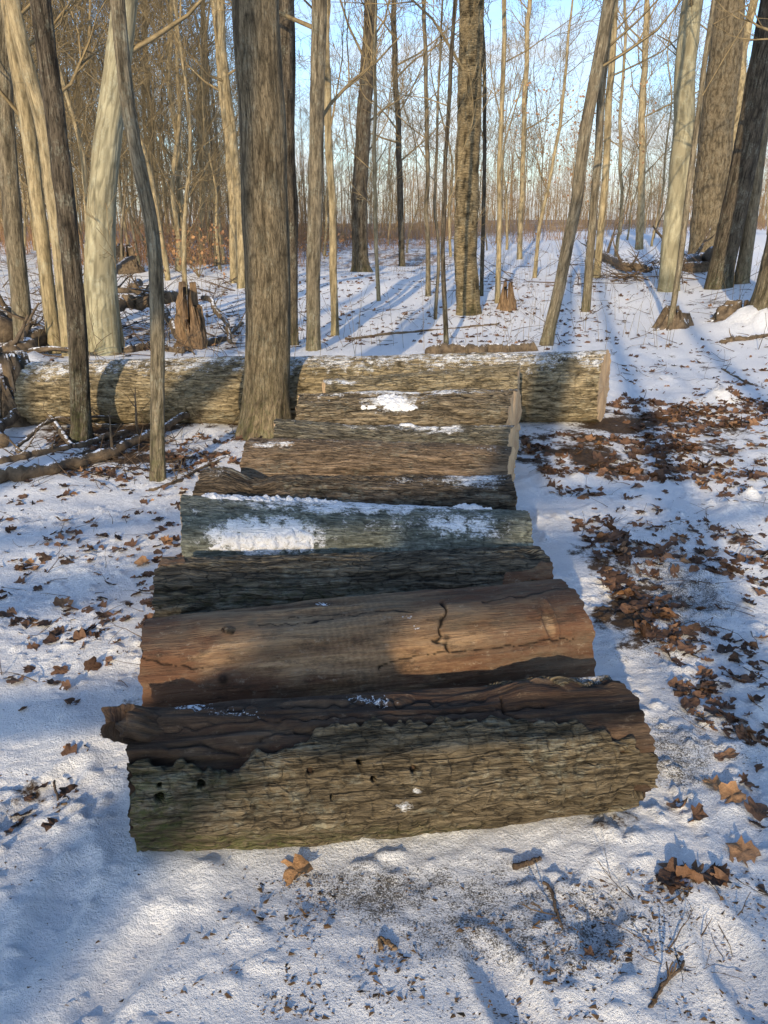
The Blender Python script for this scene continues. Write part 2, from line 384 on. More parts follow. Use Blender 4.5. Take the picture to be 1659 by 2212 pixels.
# ---------------------------------------------------------------- logs
def topc(px,py,r,fphi=0.):
    th=P+math.atan((py-CY)/F)
    Yc=(H-r-r/math.cos(th))/math.tan(th)
    Yt=Yc-r*math.sin(fphi);zt=r+r*math.cos(fphi)
    dep=Yt*cp+(H-zt)*sp
    return np.array([(px-CX)/F*dep,Yc,r])
class Log: pass
def log_frame(lp,rp,nu,nv,seed,kL=0.,kR=0.,lumpy=.05,bow=0.,taperfn=None,sink=.012,fphi=.2):
    g=Log();g.P0=topc(*lp,fphi);g.P1=topc(*rp,fphi);g.P0[2]-=sink;g.P1[2]-=sink
    d=g.P1-g.P0;g.L=np.linalg.norm(d);g.a=d/g.L
    up=np.array([0,0,1.])-g.a*g.a[2];up/=np.linalg.norm(up);g.up=up;g.tw=np.cross(g.a,up)
    u=np.linspace(0,1,nu)[:,None];ph=(np.arange(nv)*2*math.pi/nv)[None,:]
    ph=np.where(ph>math.pi,ph-2*math.pi,ph)
    g.u,g.ph=np.broadcast_arrays(u,ph)
    R0=lp[2]*(1-g.u)+rp[2]*g.u
    c,s=np.cos(g.ph),np.sin(g.ph)
    R=R0*(1+lumpy*vn(g.u*g.L*1.6,c*1.4,s*1.4,seed)+lumpy*.5*vn(g.u*g.L*4,c*3,s*3,seed+3))
    if taperfn is not None: R=R*taperfn(g.u,g.ph)
    g.R=R;g.kL=kL;g.kR=kR;g.bow=bow;g.seed=seed;g.nu,g.nv=nu,nv
    g.S=g.u*g.L;g.lc=np.stack([g.S+seed*3.7,R0*c,R0*s],-1)
    g.base=(g.P0+g.P1)/2;g.base[2]=0
    return g
def pos(g,dr):
    R=g.R+dr;c,s=np.cos(g.ph),np.sin(g.ph)
    S=g.S+g.u*(-g.kR*R*s)+(1-g.u)*(g.kL*R*s)
    rag=.007*vn(c*7,s*7,0,g.seed)+.004*vn(c*22,s*22,0,g.seed)
    S=S+rag*(sst(.93,1,g.u)-sst(.07,0,g.u))
    ctr=g.P0+g.a*S[...,None]
    b=(g.bow*np.sin(g.u*math.pi))[...,None]*g.up
    return ctr+b+R[...,None]*(c[...,None]*g.up+s[...,None]*g.tw)
def furrows(g,across,along,seed,warp=.5,fine=True):
    S=g.lc[...,0];A=g.lc[...,1];B=g.lc[...,2]
    w=warp*vn(S*5,A*9,B*9,seed+5)/across*1.2
    n=vn(S*along,(A+w)*across,(B+w)*across,seed)
    h=sst(0,.28,np.abs(n))
    n2=vn(S*along*2.4,(A+w)*across*2,(B+w)*across*2,seed+1)
    h2=sst(0,.35,np.abs(n2))
    n3=vn(S*along*6,A*across*1.2,B*across*1.2,seed+2)
    h3=sst(0,.2,np.abs(n3))
    return np.clip(.62*h+.25*h2+.13*h3,0,1)
def ends(g,Q,parent,mat=None):
    for k,idx in ((0,0),(1,-1)):
        rim=Q[idx];c=rim.mean(0);f=np.linspace(1,0.001,14)[:,None,None]
        D=c+(rim-c)[None]*f
        nrm=-g.a if k==0 else g.a
        D=D+nrm*(.003*vn(D[...,1]*25,D[...,2]*25,0,k+3))[...,None]*(f<.99)
        rad=np.broadcast_to(f[...,0],D.shape[:2])*g.R[idx].mean()
        lc=D-c
        surf('cut_end',D,True,mat or M_end,parent,{'rad':rad.copy(),'lc':lc},origin=g.base,flip=(k==1))
def comps(m):
    lab=np.where(m,np.arange(m.size).reshape(m.shape)+1,0)
    for it in range(1500):
        n=lab.copy()
        n[1:]=np.maximum(n[1:],lab[:-1]);n[:-1]=np.maximum(n[:-1],lab[1:])
        n=np.maximum(n,np.roll(lab,1,1));n=np.maximum(n,np.roll(lab,-1,1))
        n=np.where(m,n,0)
        if (n==lab).all(): break
        lab=n
    return lab
def dil(m):
    r=m.copy()
    for sh,ax in ((1,0),(-1,0),(1,1),(-1,1)): r|=np.roll(m,sh,ax)
    return r
def snowcap(g,dr,T,parent,name='snow_patch',keep=10):
    T=np.where((g.ph>-1.35)&(g.ph<2.2),T,-1)
    m=T>0
    if not m.any(): return
    md=dil(m)
    lab=comps(md);ids,ct=np.unique(lab[lab>0],return_counts=True)
    for i in ids[np.argsort(-ct)][:keep]:
        mm=m&(lab==i)
        if mm.sum()<25: continue
        th=np.where(mm,T,np.clip(T,-.006,-.003))
        Q=pos(g,dr+th)
        Q[...,2]+=np.where(mm,0.002*vn(g.lc[...,0]*70,g.lc[...,1]*70,g.lc[...,2]*70,8),0)
        surf(name,Q,True,M_snow,parent,{},mask=mm,origin=g.base)
def tex3(g,k,seed,o=3): return fbm(g.lc[...,0]*k,g.lc[...,1]*k,g.lc[...,2]*k,seed,o)
def segd(px,py,pts):
    d=np.full(px.shape,1e9)
    for (x0,y0),(x1,y1) in zip(pts[:-1],pts[1:]):
        dx,dy=x1-x0,y1-y0;t=np.clip(((px-x0)*dx+(py-y0)*dy)/(dx*dx+dy*dy),0,1)
        d=np.minimum(d,np.hypot(px-x0-t*dx,py-y0-t*dy))
    return d
def std_log(lp,rp,nu,nv,seed,mat,label,across,along,amp,snow=None,frost=None,moss=None,kL=0.,kR=0.,lumpy=.05,bow=0.,top_frost=0.,th=.02,snow_noise=.5,warp=.5,taperfn=None,fphi=.2,cut=-.1,tf=(1.5,-.35,.15,.4)):
    g=log_frame(lp,rp,nu,nv,seed,kL,kR,lumpy,bow,taperfn,fphi=fphi)
    root=empty('cut_log',g.base,label,'log','cut logs lying side by side in a row')
    h=furrows(g,across,along,seed,warp)
    dr=amp*(h-1)+.004*tex3(g,40,seed+9,2)
    Q=pos(g,dr);px,py=proj(Q)
    vis=(g.ph>-1.3)&(g.ph<2.3)
    fr=np.zeros(h.shape)
    if frost: fr=np.clip(ell(px,py,frost),0,1)*vis
    if top_frost: fr=np.maximum(fr,top_frost*np.clip(np.cos(g.ph-tf[2])*tf[0]+tf[1]+tf[3]*tex3(g,5,seed+4),0,1))
    fr=np.clip(fr*(.6+.4*h)+.2*tex3(g,30,seed+12,2)*(fr>.02),0,1)*(fr>0)
    mo=np.clip(ell(px,py,moss),0,1)*vis if moss else np.zeros(h.shape)
    surf('bark',Q,True,mat,root,{'lc':g.lc,'h':h,'frost':fr,'moss':mo},origin=g.base)
    ends(g,Q,root)
    if snow:
        T=ell(px,py,snow);T=np.clip(T,-1,.6)*1.2+snow_noise*tex3(g,13,seed+6)+.75*tex3(g,45,seed+7,3)+cut
        snowcap(g,dr,np.clip(T,-.3,.8)*th,root)
    g.root=root;g.dr=dr
    return g
# ---- log 1 (front)
g=log_frame((248,1514,.176),(1380,1452,.172),680,320,1,lumpy=.06,kL=.10,kR=-.12,fphi=.75,bow=-.006)
root=empty('cut_log',g.base,'nearest log, half stripped, dark bare wood along its top and mossy cracked bark in front','log','cut logs lying side by side in a row')
c,s=np.cos(g.ph),np.sin(g.ph)
px,py=proj(pos(g,0*g.ph))
S=g.lc[...,0]
grain=fbm(S*3,g.lc[...,1]*40,g.lc[...,2]*40,77,3)
dents=0
hw=np.clip(.70+.7*grain,0.06,1)
for pts,w in (([(350,1560),(520,1548),(760,1540),(1000,1530),(1180,1515)],4),([(640,1575),(760,1562),(880,1560),(905,1590)],5),([(880,1560),(905,1575),(895,1605)],7),([(360,1610),(430,1600),(520,1625)],9),([(1080,1495),(1090,1530),(1140,1560)],3),([(950,1590),(1100,1560),(1300,1560)],2),([(420,1525),(700,1512),(1050,1490)],4),([(560,1590),(600,1575),(680,1580)],8)):
    d=segd(px+5*vn(px*.05,py*.05,0,3),py+5*vn(px*.05,py*.05,0,4),pts);hw=hw*sst(0,w,d+w*.25);dents=dents-.010*np.exp(-(d/w)**2)
dw=.012*grain-.004+dents-.016*sst(0,.5,-vn(S*4,c*3,s*3,5))+.008*np.abs(vn(S*7,g.lc[...,1]*60,g.lc[...,2]*60,78))
dw=dw+.018*sst(.72,.8,g.u)*np.exp(-((g.ph+.30)/.28)**2)*(1+.7*vn(S*30,c*12,s*12,48))
frb=np.clip(ell(px,py,[(500,1530,160,18,.4),(800,1502,120,14,.45),(420,1520,90,14,.5)]),0,1)
Qw=pos(g,dw-.010)
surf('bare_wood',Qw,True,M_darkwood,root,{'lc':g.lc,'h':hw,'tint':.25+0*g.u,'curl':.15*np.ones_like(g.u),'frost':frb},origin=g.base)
ends(g,Qw,root,M_darkwood)
phb=np.interp(g.u,[0,.05,.1,.16,.2,.235,.27,.3,.4,.5,.6,.66,.7,.8,.9,.96,1],np.radians([48,46,42,48,52,40,30,25,24,25,23,26,30,33,38,48,56]))
phb=phb+RAD(9)*vn(S*10,0*S,0,91)+RAD(5)*vn(S*30,0*S,0,92)+RAD(2)*vn(S*80,0*S,0,96)
pha=np.interp(g.u,[0,.3,.6,.74,.80,.9,.97,1],np.radians([-80,-80,-75,-42,-18,-10,-16,-40]))+RAD(9)*vn(S*18,0*S,0,93)+RAD(5)*vn(S*50,0*S,0,94)
mk=np.maximum(pha-g.ph,g.ph-phb)
mk=mk+.03*vn(S*60,c*25,s*25,95)
mk=np.minimum(mk,np.where((g.u>.9)&(g.ph>0),(1.0-g.u)*9-.25+.5*vn(S*20,c*9,s*9,44)+np.where((g.ph>1.15)&(g.ph<1.6),.7,0),1))
mk=np.minimum(mk,np.where(g.ph>.2,sst(.0,.04,g.u+.015*vn(c*9,s*9,S*4,46)+.012)-.3,1))
h=furrows(g,26,4,1,.7)
crack=sst(0,.16,np.abs(vn(S*22,g.lc[...,1]*26,g.lc[...,2]*26,97)))
h=np.clip(h*(.6+.4*crack),0,1)
hole=1.
for (hx,hy,hr) in [(435,1692,11),(670,1665,8),(775,1645,8),(805,1680,7),(890,1660,9),(345,1722,12),(345,1695,6),(715,1720,5),(275,1690,9),(1010,1700,4)]:
    d=np.hypot(px-hx,(py-hy)*1.1)+2*vn(px*.2,py*.2,0,5);hole=hole*sst(hr*.55,hr*1.1,d)
hole=np.where(g.ph>0,hole,1)
h=h*hole
edge=sst(0,.05,mk)
dr=-.012+edge*(np.where(g.ph<.15,.012+.6*np.maximum(dw,0),.024)+.012*(h-1)-.022*(1-hole)+.004*tex3(g,30,15,2)+.006*tex3(g,8,16,2))
mask=mk>0
edr=np.where(mask,np.where(g.ph<.15,np.maximum(dr,dw-.010+.004*edge),dr),-.03)
moss=np.clip(ell(px,py,[(300,1790,140,160,1.),(500,1850,400,70,1.),(900,1810,400,45,.5),(420,1690,150,60,.35)]),0,1)
frs=np.clip(ell(px,py,[(872,1735,30,22,.42),(1230,1455,150,26,.55),(900,1705,20,12,.4)]),0,1)
surf('bark',pos(g,edr),True,M_log1,root,{'lc':g.lc,'h':(.3+.7*h)*hole*(.3+.7*edge),'frost':frs,'moss':moss},mask=mask,origin=g.base)
def stub(parent,origin,p0,p1,r0,r1,mat,name='branch_stub',n=28,m=40,seed=3,amp=.012,flat=1.):
    p0=np.array(p0);p1=np.array(p1);a=(p1-p0);Ln=np.linalg.norm(a);a/=Ln
    ref=np.array([0,0,1.]) if abs(a[2])<.8 else np.array([0,1.,0])
    n1=np.cross(a,ref);n1/=np.linalg.norm(n1);n2=np.cross(n1,a)
    t=np.linspace(0,1,n)[:,None];ph=(np.arange(m)*2*math.pi/m)[None,:];t,ph=np.broadcast_arrays(t,ph)
    tt=np.minimum(t/.86,1.);capf=np.where(t>.86,np.sqrt(np.clip(1-((t-.86)/.14)**1.4,0,1)),1)
    R=(r0*(1-tt)**1.5+r1*(1-(1-tt)**1.5))*capf
    c,s=np.cos(ph),np.sin(ph)
    nn=fbm(tt*Ln*12,c*2.4,s*2.4,seed,4)
    R=R+amp*nn*(capf>.3)
    Q=p0+a*(tt*Ln+np.where(t>.86,.3*r1*fbm(c*2,s*2,capf*3,seed),0)+.45*r1*vn(c*1.2,s*1.2,0,seed+2)*tt)[...,None]+R[...,None]*(c[...,None]*n1+flat*s[...,None]*n2)
    lc=np.stack([tt*Ln*1.,r0*c,r0*s],-1)
    return surf(name,Q,True,mat,parent,{'lc':lc,'h':np.clip(.6+1.2*nn,0,1),'tint':.2+0*t,'curl':0*t,'moss':0*t,'frost':0*t},origin=origin,flip=False)
stub(root,g.base,at(400,1590,1.83),at(252,1560,1.75),.068,.056,M_darkwood,n=60,m=90,amp=.024,flat=.8)
# ---- log 2
g=log_frame((290,1324,.198),(1246,1245,.205),560,260,2,lumpy=.055,kL=-.02,kR=-.06,fphi=.6)
root=empty('cut_log',g.base,'barkless orange brown log with an S shaped crack, second from the front','log','cut logs lying side by side in a row')
px,py=proj(pos(g,0*g.ph));c,s=np.cos(g.ph),np.sin(g.ph);S=g.lc[...,0]
grain=fbm(S*2.4,g.lc[...,1]*30,g.lc[...,2]*30,177,3)
h=np.clip(.88+.4*grain,0,1);d0=.007*grain+.009*tex3(g,9,5,3)
vis=(g.ph>-1.2)&(g.ph<2.4)
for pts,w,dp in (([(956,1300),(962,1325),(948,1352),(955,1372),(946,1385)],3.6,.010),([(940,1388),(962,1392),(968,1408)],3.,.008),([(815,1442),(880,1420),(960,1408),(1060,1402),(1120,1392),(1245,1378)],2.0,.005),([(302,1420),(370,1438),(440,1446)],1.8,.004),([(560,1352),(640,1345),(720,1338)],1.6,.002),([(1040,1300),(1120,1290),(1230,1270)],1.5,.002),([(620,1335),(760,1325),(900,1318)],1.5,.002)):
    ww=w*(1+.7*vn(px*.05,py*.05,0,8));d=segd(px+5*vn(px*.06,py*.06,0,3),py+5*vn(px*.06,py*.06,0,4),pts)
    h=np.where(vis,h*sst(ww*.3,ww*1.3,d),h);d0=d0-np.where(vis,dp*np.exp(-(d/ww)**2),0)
for (kx,ky,kr,hh) in ((490,1364,10,.010),(482,1466,16,.016),(965,1378,10,-.004)):
    d=np.hypot(px-kx,py-ky);d0=d0+np.where(vis,hh*np.exp(-(d/kr)**2),0);h=np.where(vis,h*(1-.8*np.exp(-((d-kr*.3)/(kr*.45))**2)),h)
sc=1-((px-1187-(py-1345)*.25)/14)**2-((py-1345)/42)**2
d0=d0-np.where(vis,.007*np.clip(sc,0,1),0)+np.where(vis,.006*np.exp(-(sc+.35)**2*8),0)
tint=.2+.6*sst(960,1260,px)+.4*(1-sst(300,480,px))+.35*sst(1420,1480,py)-.45*np.exp(-((px-760)/190)**2)-.9*np.clip(sc,0,1)+.4*(1-sst(1270,1320,py))
fr=np.clip(ell(px,py,[(900,1355,14,28,.42),(880,1332,40,7,.42),(700,1303,40,5,.45),(875,1255,30,5,.45)]),0,1)
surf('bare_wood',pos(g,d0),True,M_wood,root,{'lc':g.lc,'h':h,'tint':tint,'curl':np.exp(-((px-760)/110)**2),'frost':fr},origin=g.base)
ends(g,pos(g,d0),root,M_wood)
stub(root,g.base,at(500,1362,2.06),at(484,1360,2.02),.012,.009,M_wood,n=14,m=14,amp=.003)
# ---- logs 3..10
g3=std_log((328,1200,.19),(1186,1172,.187),460,260,3,M_log3,'dark deeply furrowed log with torn orange wood at its right end, third from the front',26,3.5,.017,moss=[(600,1290,400,40,.3)],frost=[(700,1306,40,8,.4)],kL=-.02,fphi=.5)
def chip(g,pts,w,nm='torn_wood'):
    px,py=proj(pos(g,g.dr));m=(segd(px,py,pts)<w*(1+.4*vn(px*.06,py*.06,0,7)))&(g.ph>-.6)&(g.ph<1.9)
    grain=fbm(g.lc[...,0]*8,g.lc[...,1]*60,g.lc[...,2]*60,17,2)
    surf(nm,pos(g,np.where(m,.0015+.003*grain,-.02)),True,M_wood,g.root,{'lc':g.lc,'h':np.where(m,.9+0*g.u,.2),'tint':.3+0*g.u,'curl':0*g.u,'frost':0*g.u},mask=m,origin=g.base)
chip(g3,[(1100,1252),(1150,1240),(1188,1232)],15)
chip(g3,[(345,1216),(395,1214)],8)
g4=std_log((382,1064,.22),(1144,1096,.19),460,260,4,M_log4,'greenish log with a bright snow cap along its top, fourth from the front',50,16,.005,
  snow=[(560,1072,130,12,1.1),(700,1076,130,11,1.1),(810,1076,70,10,1.),(1030,1088,100,13,1.2),(560,1170,120,26,.9),(500,1182,60,12,.9),(640,1168,60,24,.8)],frost=[(780,1088,400,34,.6),(1000,1135,150,42,.55),(570,1155,190,60,.72),(420,1120,60,60,.25),(820,1130,200,40,.3)],kL=.22,th=.024,lumpy=.035,snow_noise=.7,cut=-.33)
g5=std_log((428,1006,.21),(1110,1020,.20),380,200,5,M_log5,'dark log with a knobbly left end and scattered frost, fifth from the front',32,6,.013,
  snow=[(600,990,60,7,.9),(1030,1010,65,8,1.1)],frost=[(1030,1035,110,30,.55),(620,1000,160,20,.55),(470,1010,60,30,.35),(900,1040,120,20,.3)],lumpy=.10,th=.016,cut=-.2,bow=-.012,taperfn=lambda u,ph:1+.10*np.exp(-((u-.07)/.05)**2)-.12*np.exp(-((u-.18)/.05)**2))
TFN=(2.4,-1.55,-.25,.6)
g6=std_log((530,943,.215),(1108,961,.205),320,180,6,M_log6,'brown log with little snow, sixth from the front beside the big trunk',40,6,.009,frost=[(590,960,90,16,.45)],lumpy=.06,bow=.004,top_frost=.22,tf=TFN,kR=.2)
g7=std_log((592,906,.205),(1110,912,.195),320,180,7,M_log7,'bark covered log with two loose snow patches, seventh from the front',34,5,.014,snow=[(770,906,35,11,1.),(880,915,22,7,.9)],frost=[(765,903,80,20,.58),(940,925,110,18,.58)],kR=.32,th=.016,lumpy=.10,cut=-.25,bow=-.012,top_frost=.30,tf=TFN)
g8=std_log((644,850,.245),(1116,838,.262),320,190,8,M_log8,'thick log with a snow patch in the middle, eighth from the front',28,4,.017,snow=[(845,865,38,15,1.),(870,880,48,9,.8),(800,880,25,7,.8)],frost=[(850,870,105,34,.6),(880,846,240,10,.6)],kR=.34,th=.014,lumpy=.08,cut=-.3,bow=.006,top_frost=.32,tf=TFN)
g9=std_log((700,816,.25),(1126,784,.285),300,190,9,M_log10,'thickest of the short logs, last in the row against the long trunk log',26,4,.016,frost=[(720,825,90,10,.5)],kR=.34,lumpy=.07,top_frost=.25,tf=TFN)
g10=std_log((64,775,.25),(1316,754,.28),900,220,10,M_log10,'long frosted trunk log lying across the clearing behind the short logs',20,4,.013,kR=.44,kL=-.3,lumpy=.06,top_frost=.42,warp=1.6,tf=(1.4,-.22,-.05,.3))
g10.root['group']='fallen timber behind the row'
# ---------------------------------------------------------------- trees
def unit(v): return v/(np.linalg.norm(v)+1e-9)
def grow(tb,p,d,ln,r,depth,rs,rmin,up=.12,sides=3,nch=(3,5)):
    k=5 if depth>0 else 4
    pts=[p];rad=[r];dd=d.copy();q=p.copy()
    for i in range(k-1):
        dd=unit(dd+rs.normal(0,.18,3)+np.array([0,0,up]));q=q+dd*ln/(k-1);pts.append(q);rad.append(max(rmin,r*(1-.75*(i+1)/(k-1))))
    tb.add(pts,rad,sides+(1 if r>.03 else 0))
    if depth<=0: return
    n=rs.integers(nch[0],nch[1]+1)
    for j in range(n):
        t=rs.uniform(.25,1.)*(k-1);i=min(int(t),k-2);f=t-i
        c=pts[i]*(1-f)+pts[i+1]*f
        ax=unit(pts[i+1]-pts[i]);side=unit(np.cross(ax,rs.normal(0,1,3)))
        an=rs.uniform(.45,.95);nd=ax*math.cos(an)+side*math.sin(an)
        grow(tb,c,nd,ln*rs.uniform(.38,.62),max(rmin,r*(1-.7*t/(k-1))*.6),depth-1,rs,rmin,up,sides,nch)
def trunk_grid(cx,cy,z,rad,sides,amp,seed,across=26,along=5,horiz=False,z0=0.,flare=.30):
    n=len(z);ph=(np.arange(sides)*2*math.pi/sides)[None,:]
    c,s=np.cos(ph),np.sin(ph);R0=rad[:,None]+0*ph
    rb=rad[0];S=z[:,None]+0*ph;A=rb*c+0*S;B=rb*s+0*S
    lcv=np.stack([S+seed,A*.8,B*.8],-1)
    if horiz: nn=vn(S*26,A*8,B*8,seed)
    else: nn=vn(S*along+.0,A*across,B*across,seed)
    h=sst(0,.3,np.abs(nn))
    R=R0*(1+.05*vn(S*1.3,c*1.5,s*1.5,seed+1)+.03*vn(S*4,c*2,s*2,seed+4))+amp*(h-1)
    fl=flare*np.exp(-np.maximum(S-z0,0)/.16)*(.6+.7*vn(c*1.8,s*1.8,0,seed+2))
    R=R+R0*np.clip(fl,0,1)
    Q=np.stack([cx[:,None]+R*c,cy[:,None]+R*s,S],-1)
    return Q,{'lc':lcv,'h':h,'frost':0*S,'moss':.5*np.exp(-np.maximum(S-z0,0)/.35)}
def smooth(a,k):
    ker=np.ones(k)/k;ap=np.concatenate([np.full(k//2,a[0])-(np.arange(k//2)[::-1]+1)*(a[1]-a[0]),a,np.full(k//2,a[-1])+(np.arange(k//2)+1)*(a[-1]-a[-2])])
    return np.convolve(ap,ker,'valid')[:len(a)]
def tree(label,pts,w0,w1,mat,height=11.,seed=1,nb=9,bstart=None,name='bare_tree',amp=.005,blen=2.,group=None,depth=2,mid=None,flare=.3):
    b=gp(*pts[0]);Yb=b[1]+.0
    W=[at(x,y,Yb) for x,y in pts]
    zs=np.array([w[2] for w in W]);xs=np.array([w[0] for w in W]);zs[0]=b[2]
    topz=max(height,zs[-1]+1.)
    dx=(xs[-1]-xs[-2])/(zs[-1]-zs[-2])
    dz=.035 if w0>60 else (.06 if Yb<9 else .12)
    z=np.arange(b[2]-.08,topz,dz)
    x=np.interp(z,zs,xs);x=np.where(z>zs[-1],xs[-1]+dx*.6*(z-zs[-1]),x)
    kk=max(3,int(.5/dz)|1);x=smooth(x,kk)
    rs=np.random.default_rng(seed)
    x=x+.018*Yb*.1*fbm(z*1.2,0*z,0,seed+9,2)*sst(0,2,z)
    y=Yb+(.05*Yb*.1)*vn(z*.5,0*z+seed,0,seed)*sst(0,3,z)
    wp=np.interp(z,[zs[0],zs[-1]],[w0,w1])
    if mid: wp=np.interp(z,[zs[0],(zs[0]+zs[-1])/2,zs[-1]],[w0,mid,w1])
    r=wp/2/F*(Yb*cp)
    r=r*np.where(z>zs[-1],np.clip(1-.8*(z-zs[-1])/(topz-zs[-1]+.01),.12,1),1)
    loc=np.array([x[2],Yb,b[2]])
    root=empty(name,loc,label,'tree',group)
    sides=int(np.clip(w0*1.1,10,130))
    Q,A=trunk_grid(x,y,z,r,sides,amp if Yb<25 else amp*1.5,seed,horiz=(mat=='shaggy'),z0=b[2],flare=flare)
    surf('trunk',Q,True,M_trunk[mat],root,A,origin=loc)
    bs=bstart if bstart is not None else max(2.4,zs[-1]*.6)
    if nb:
        tb=Tubes()
        for i in range(nb):
            zz=bs+(topz-bs)*(i+rs.uniform(0,1))/nb*.97;k=min(int((zz-z[0])/dz),len(z)-1)
            a=rs.uniform(0,2*math.pi);e=rs.uniform(.3,1.)
            d=np.array([math.cos(a)*math.cos(e),math.sin(a)*math.cos(e),math.sin(e)])
            rr=max(.006,min(r[k]*.35,.035));
            grow(tb,np.array([x[k],y[k],z[k]]),d,blen*rs.uniform(.6,1.2),rr,depth,rs,.0032 if Yb<14 else .0045)
        link('branches',tb.mesh('branches',loc),M_branch,root)
    return root
T=tree
T('dark slim trunk at the extreme left edge of the picture',[(55,750),(35,560),(18,300),(5,0)],42,34,'grey',11,101)
T('tan lit trunk leaning left, second from the left edge',[(120,762),(88,500),(52,250),(18,0)],32,28,'tan',12,102)
T('yellowish trunk just left of the dark curved one, third from the left edge',[(152,768),(125,520),(88,260),(50,100),(30,0)],34,30,'tan',12,103)
T('dark curved trunk rising in front of the left end of the long trunk log',[(175,952),(172,800),(158,600),(138,420),(110,200),(85,0)],44,40,'dark',9,104,nb=6)
T('broad pale smooth trunk bending at mid height, behind the left of the long trunk log',[(222,762),(216,600),(218,450),(232,300),(258,130),(275,0)],78,50,'pale',14,105,mid=58)
T('slim grey tree standing in front of the long trunk log, left of the thick trunk',[(340,1036),(340,850),(340,640),(332,500),(308,400),(282,300),(262,150),(250,0)],33,29,'grey',8,106,nb=6,name='young_tree')
T('thin tan trunk, left one of a close pair left of the thick trunk',[(505,610),(503,450),(488,250),(462,0)],17,15,'tan',13,107)
T('thin tan trunk, right one of a close pair left of the thick trunk',[(524,622),(518,450),(500,270),(482,120),(478,0)],20,17,'tan',13,108)
T('thickest brown trunk, standing at the left ends of the short logs',[(569,938),(577,800),(580,600),(568,280),(550,0)],104,94,'big',12,109,nb=6,bstart=4.2,amp=.003,blen=3.,flare=.75)
T('dark trunk half hidden right behind the thickest trunk',[(632,745),(630,500),(622,200),(618,0)],24,32,'dark',12,110)
T('straight grey trunk just right of the thickest trunk',[(676,757),(678,500),(684,200),(690,0)],32,31,'grey',12,111)
T('slim pale trunk right beside the straight grey one',[(724,725),(717,450),(709,200),(702,90),(706,0)],18,15,'tan',11,112)
T('dark forest tree with a flared foot, left of centre in the middle distance',[(778,588),(777,450),(784,250),(802,0)],36,26,'dark',15,113,nb=16,bstart=3.2,blen=3.5,depth=3,flare=.6)
T('crooked dark slim tree with spreading limbs near the centre',[(868,577),(866,400),(856,220),(850,0)],14,11,'dark',13,114,nb=16,bstart=3.,blen=3.4,depth=3)
T('shaggy golden barked trunk right of the centre',[(1012,677),(1004,520),(1012,300),(1018,0)],52,50,'shaggy',13,115,amp=.014)
T('dark thin sapling left of the shaggy trunk',[(965,747),(956,560),(963,350),(976,150),(985,0)],11,8,'dark',8,116,name='sapling',nb=10,bstart=1.6,blen=1.2)
T('straight thin pole tree right of the shaggy trunk',[(1075,655),(1078,400),(1084,200),(1088,0)],12,9,'tan',11,117,name='sapling',nb=10,bstart=2.,blen=1.6)
T('leaning trunk slanting up to the right behind the end of the long trunk log',[(1178,747),(1210,620),(1245,430),(1280,190),(1315,0)],27,24,'grey',11,118)
T('slender trunk just right of the leaning one, nearer of two',[(1265,672),(1280,500),(1300,250),(1318,0)],19,16,'grey',12,119)
T('slender tan trunk just right of the leaning one, farther of two',[(1288,600),(1300,450),(1312,280),(1322,100),(1326,0)],16,14,'tan',13,120)
T('sinuous pale trunk at the right, on the snowy bank',[(1445,628),(1455,480),(1478,300),(1478,150),(1500,0)],44,42,'pale',13,121)
T('very broad furrowed trunk on the bank at the right',[(1522,590),(1540,400),(1555,200),(1575,0)],82,60,'big',16,122,amp=.02)
T('dark trunk leaning right near the right edge',[(1550,622),(1580,480),(1622,280),(1658,80),(1672,0)],54,50,'dark',13,123)
T('thin leaning sapling in front of the sinuous pale trunk',[(1447,710),(1475,520),(1502,300),(1535,80),(1545,0)],14,11,'grey',9,124,name='sapling',nb=8)
T('massive dark trunk cut by the right edge of the picture',[(1680,690),(1706,560),(1750,300),(1790,0)],120,95,'big',13,125,amp=.015,flare=.5)
T('grey trunk leaning between the dark leaning trunk and the right edge',[(1600,612),(1622,480),(1652,250),(1690,0)],30,26,'grey',13,126)
T('short pale sapling left of the centre, below the spreading limbs',[(818,650),(811,500),(808,300),(812,100)],9,7,'tan',6,127,name='sapling',nb=10,bstart=1.5,blen=1.2)
T('thin straight pole tree between centre and the dark sapling',[(925,640),(922,400),(918,200),(915,0)],11,8,'grey',10,128,name='sapling',nb=10,bstart=2,blen=1.6)
T('pole tree far back between the shaggy trunk and the leaning trunk',[(1122,560),(1132,300),(1142,0)],12,9,'tan',15,129,nb=14,bstart=3)
T('small branching tree far back left of the sinuous pale trunk',[(1380,545),(1385,380),(1392,180),(1395,60)],17,12,'tan',13,130,nb=18,bstart=3,blen=3.5,depth=3)
T('thin dark pole tight against the right of the shaggy trunk',[(1040,640),(1045,400),(1046,150),(1040,0)],9,8,'dark',11,131,name='sapling',nb=9,bstart=2.2,blen=1.5)
T('pale whip of a sapling leaning over the fallen limbs at the left',[(268,760),(252,650),(243,560),(236,480)],9,5,'tan',2.6,132,name='sapling',nb=5,bstart=.9,blen=.7)
T('thin pole tree right of the broad pale trunk',[(352,560),(335,400),(320,200),(312,0)],14,11,'tan',14,133,nb=14,bstart=2.5)
T('straight pole tree far back left of the close pair',[(436,545),(434,400),(436,200),(440,0)],12,9,'tan',14,134,nb=14,bstart=2.5)
T('slim curving trunk behind the dark leaning trunk at the right',[(1572,520),(1580,350),(1605,130),(1625,0)],18,16,'tan',15,135)
T('crooked sapling between the dark sapling and the shaggy trunk',[(940,690),(948,560),(938,420),(944,250),(952,120)],8,5,'grey',5.5,136,name='sapling',nb=9,bstart=1.2,blen=1.)
T('thin bent sapling left of the leaning trunk',[(1155,600),(1165,480),(1190,380),(1212,250),(1225,120)],9,6,'tan',7,137,name='sapling',nb=9,bstart=1.6,blen=1.5)
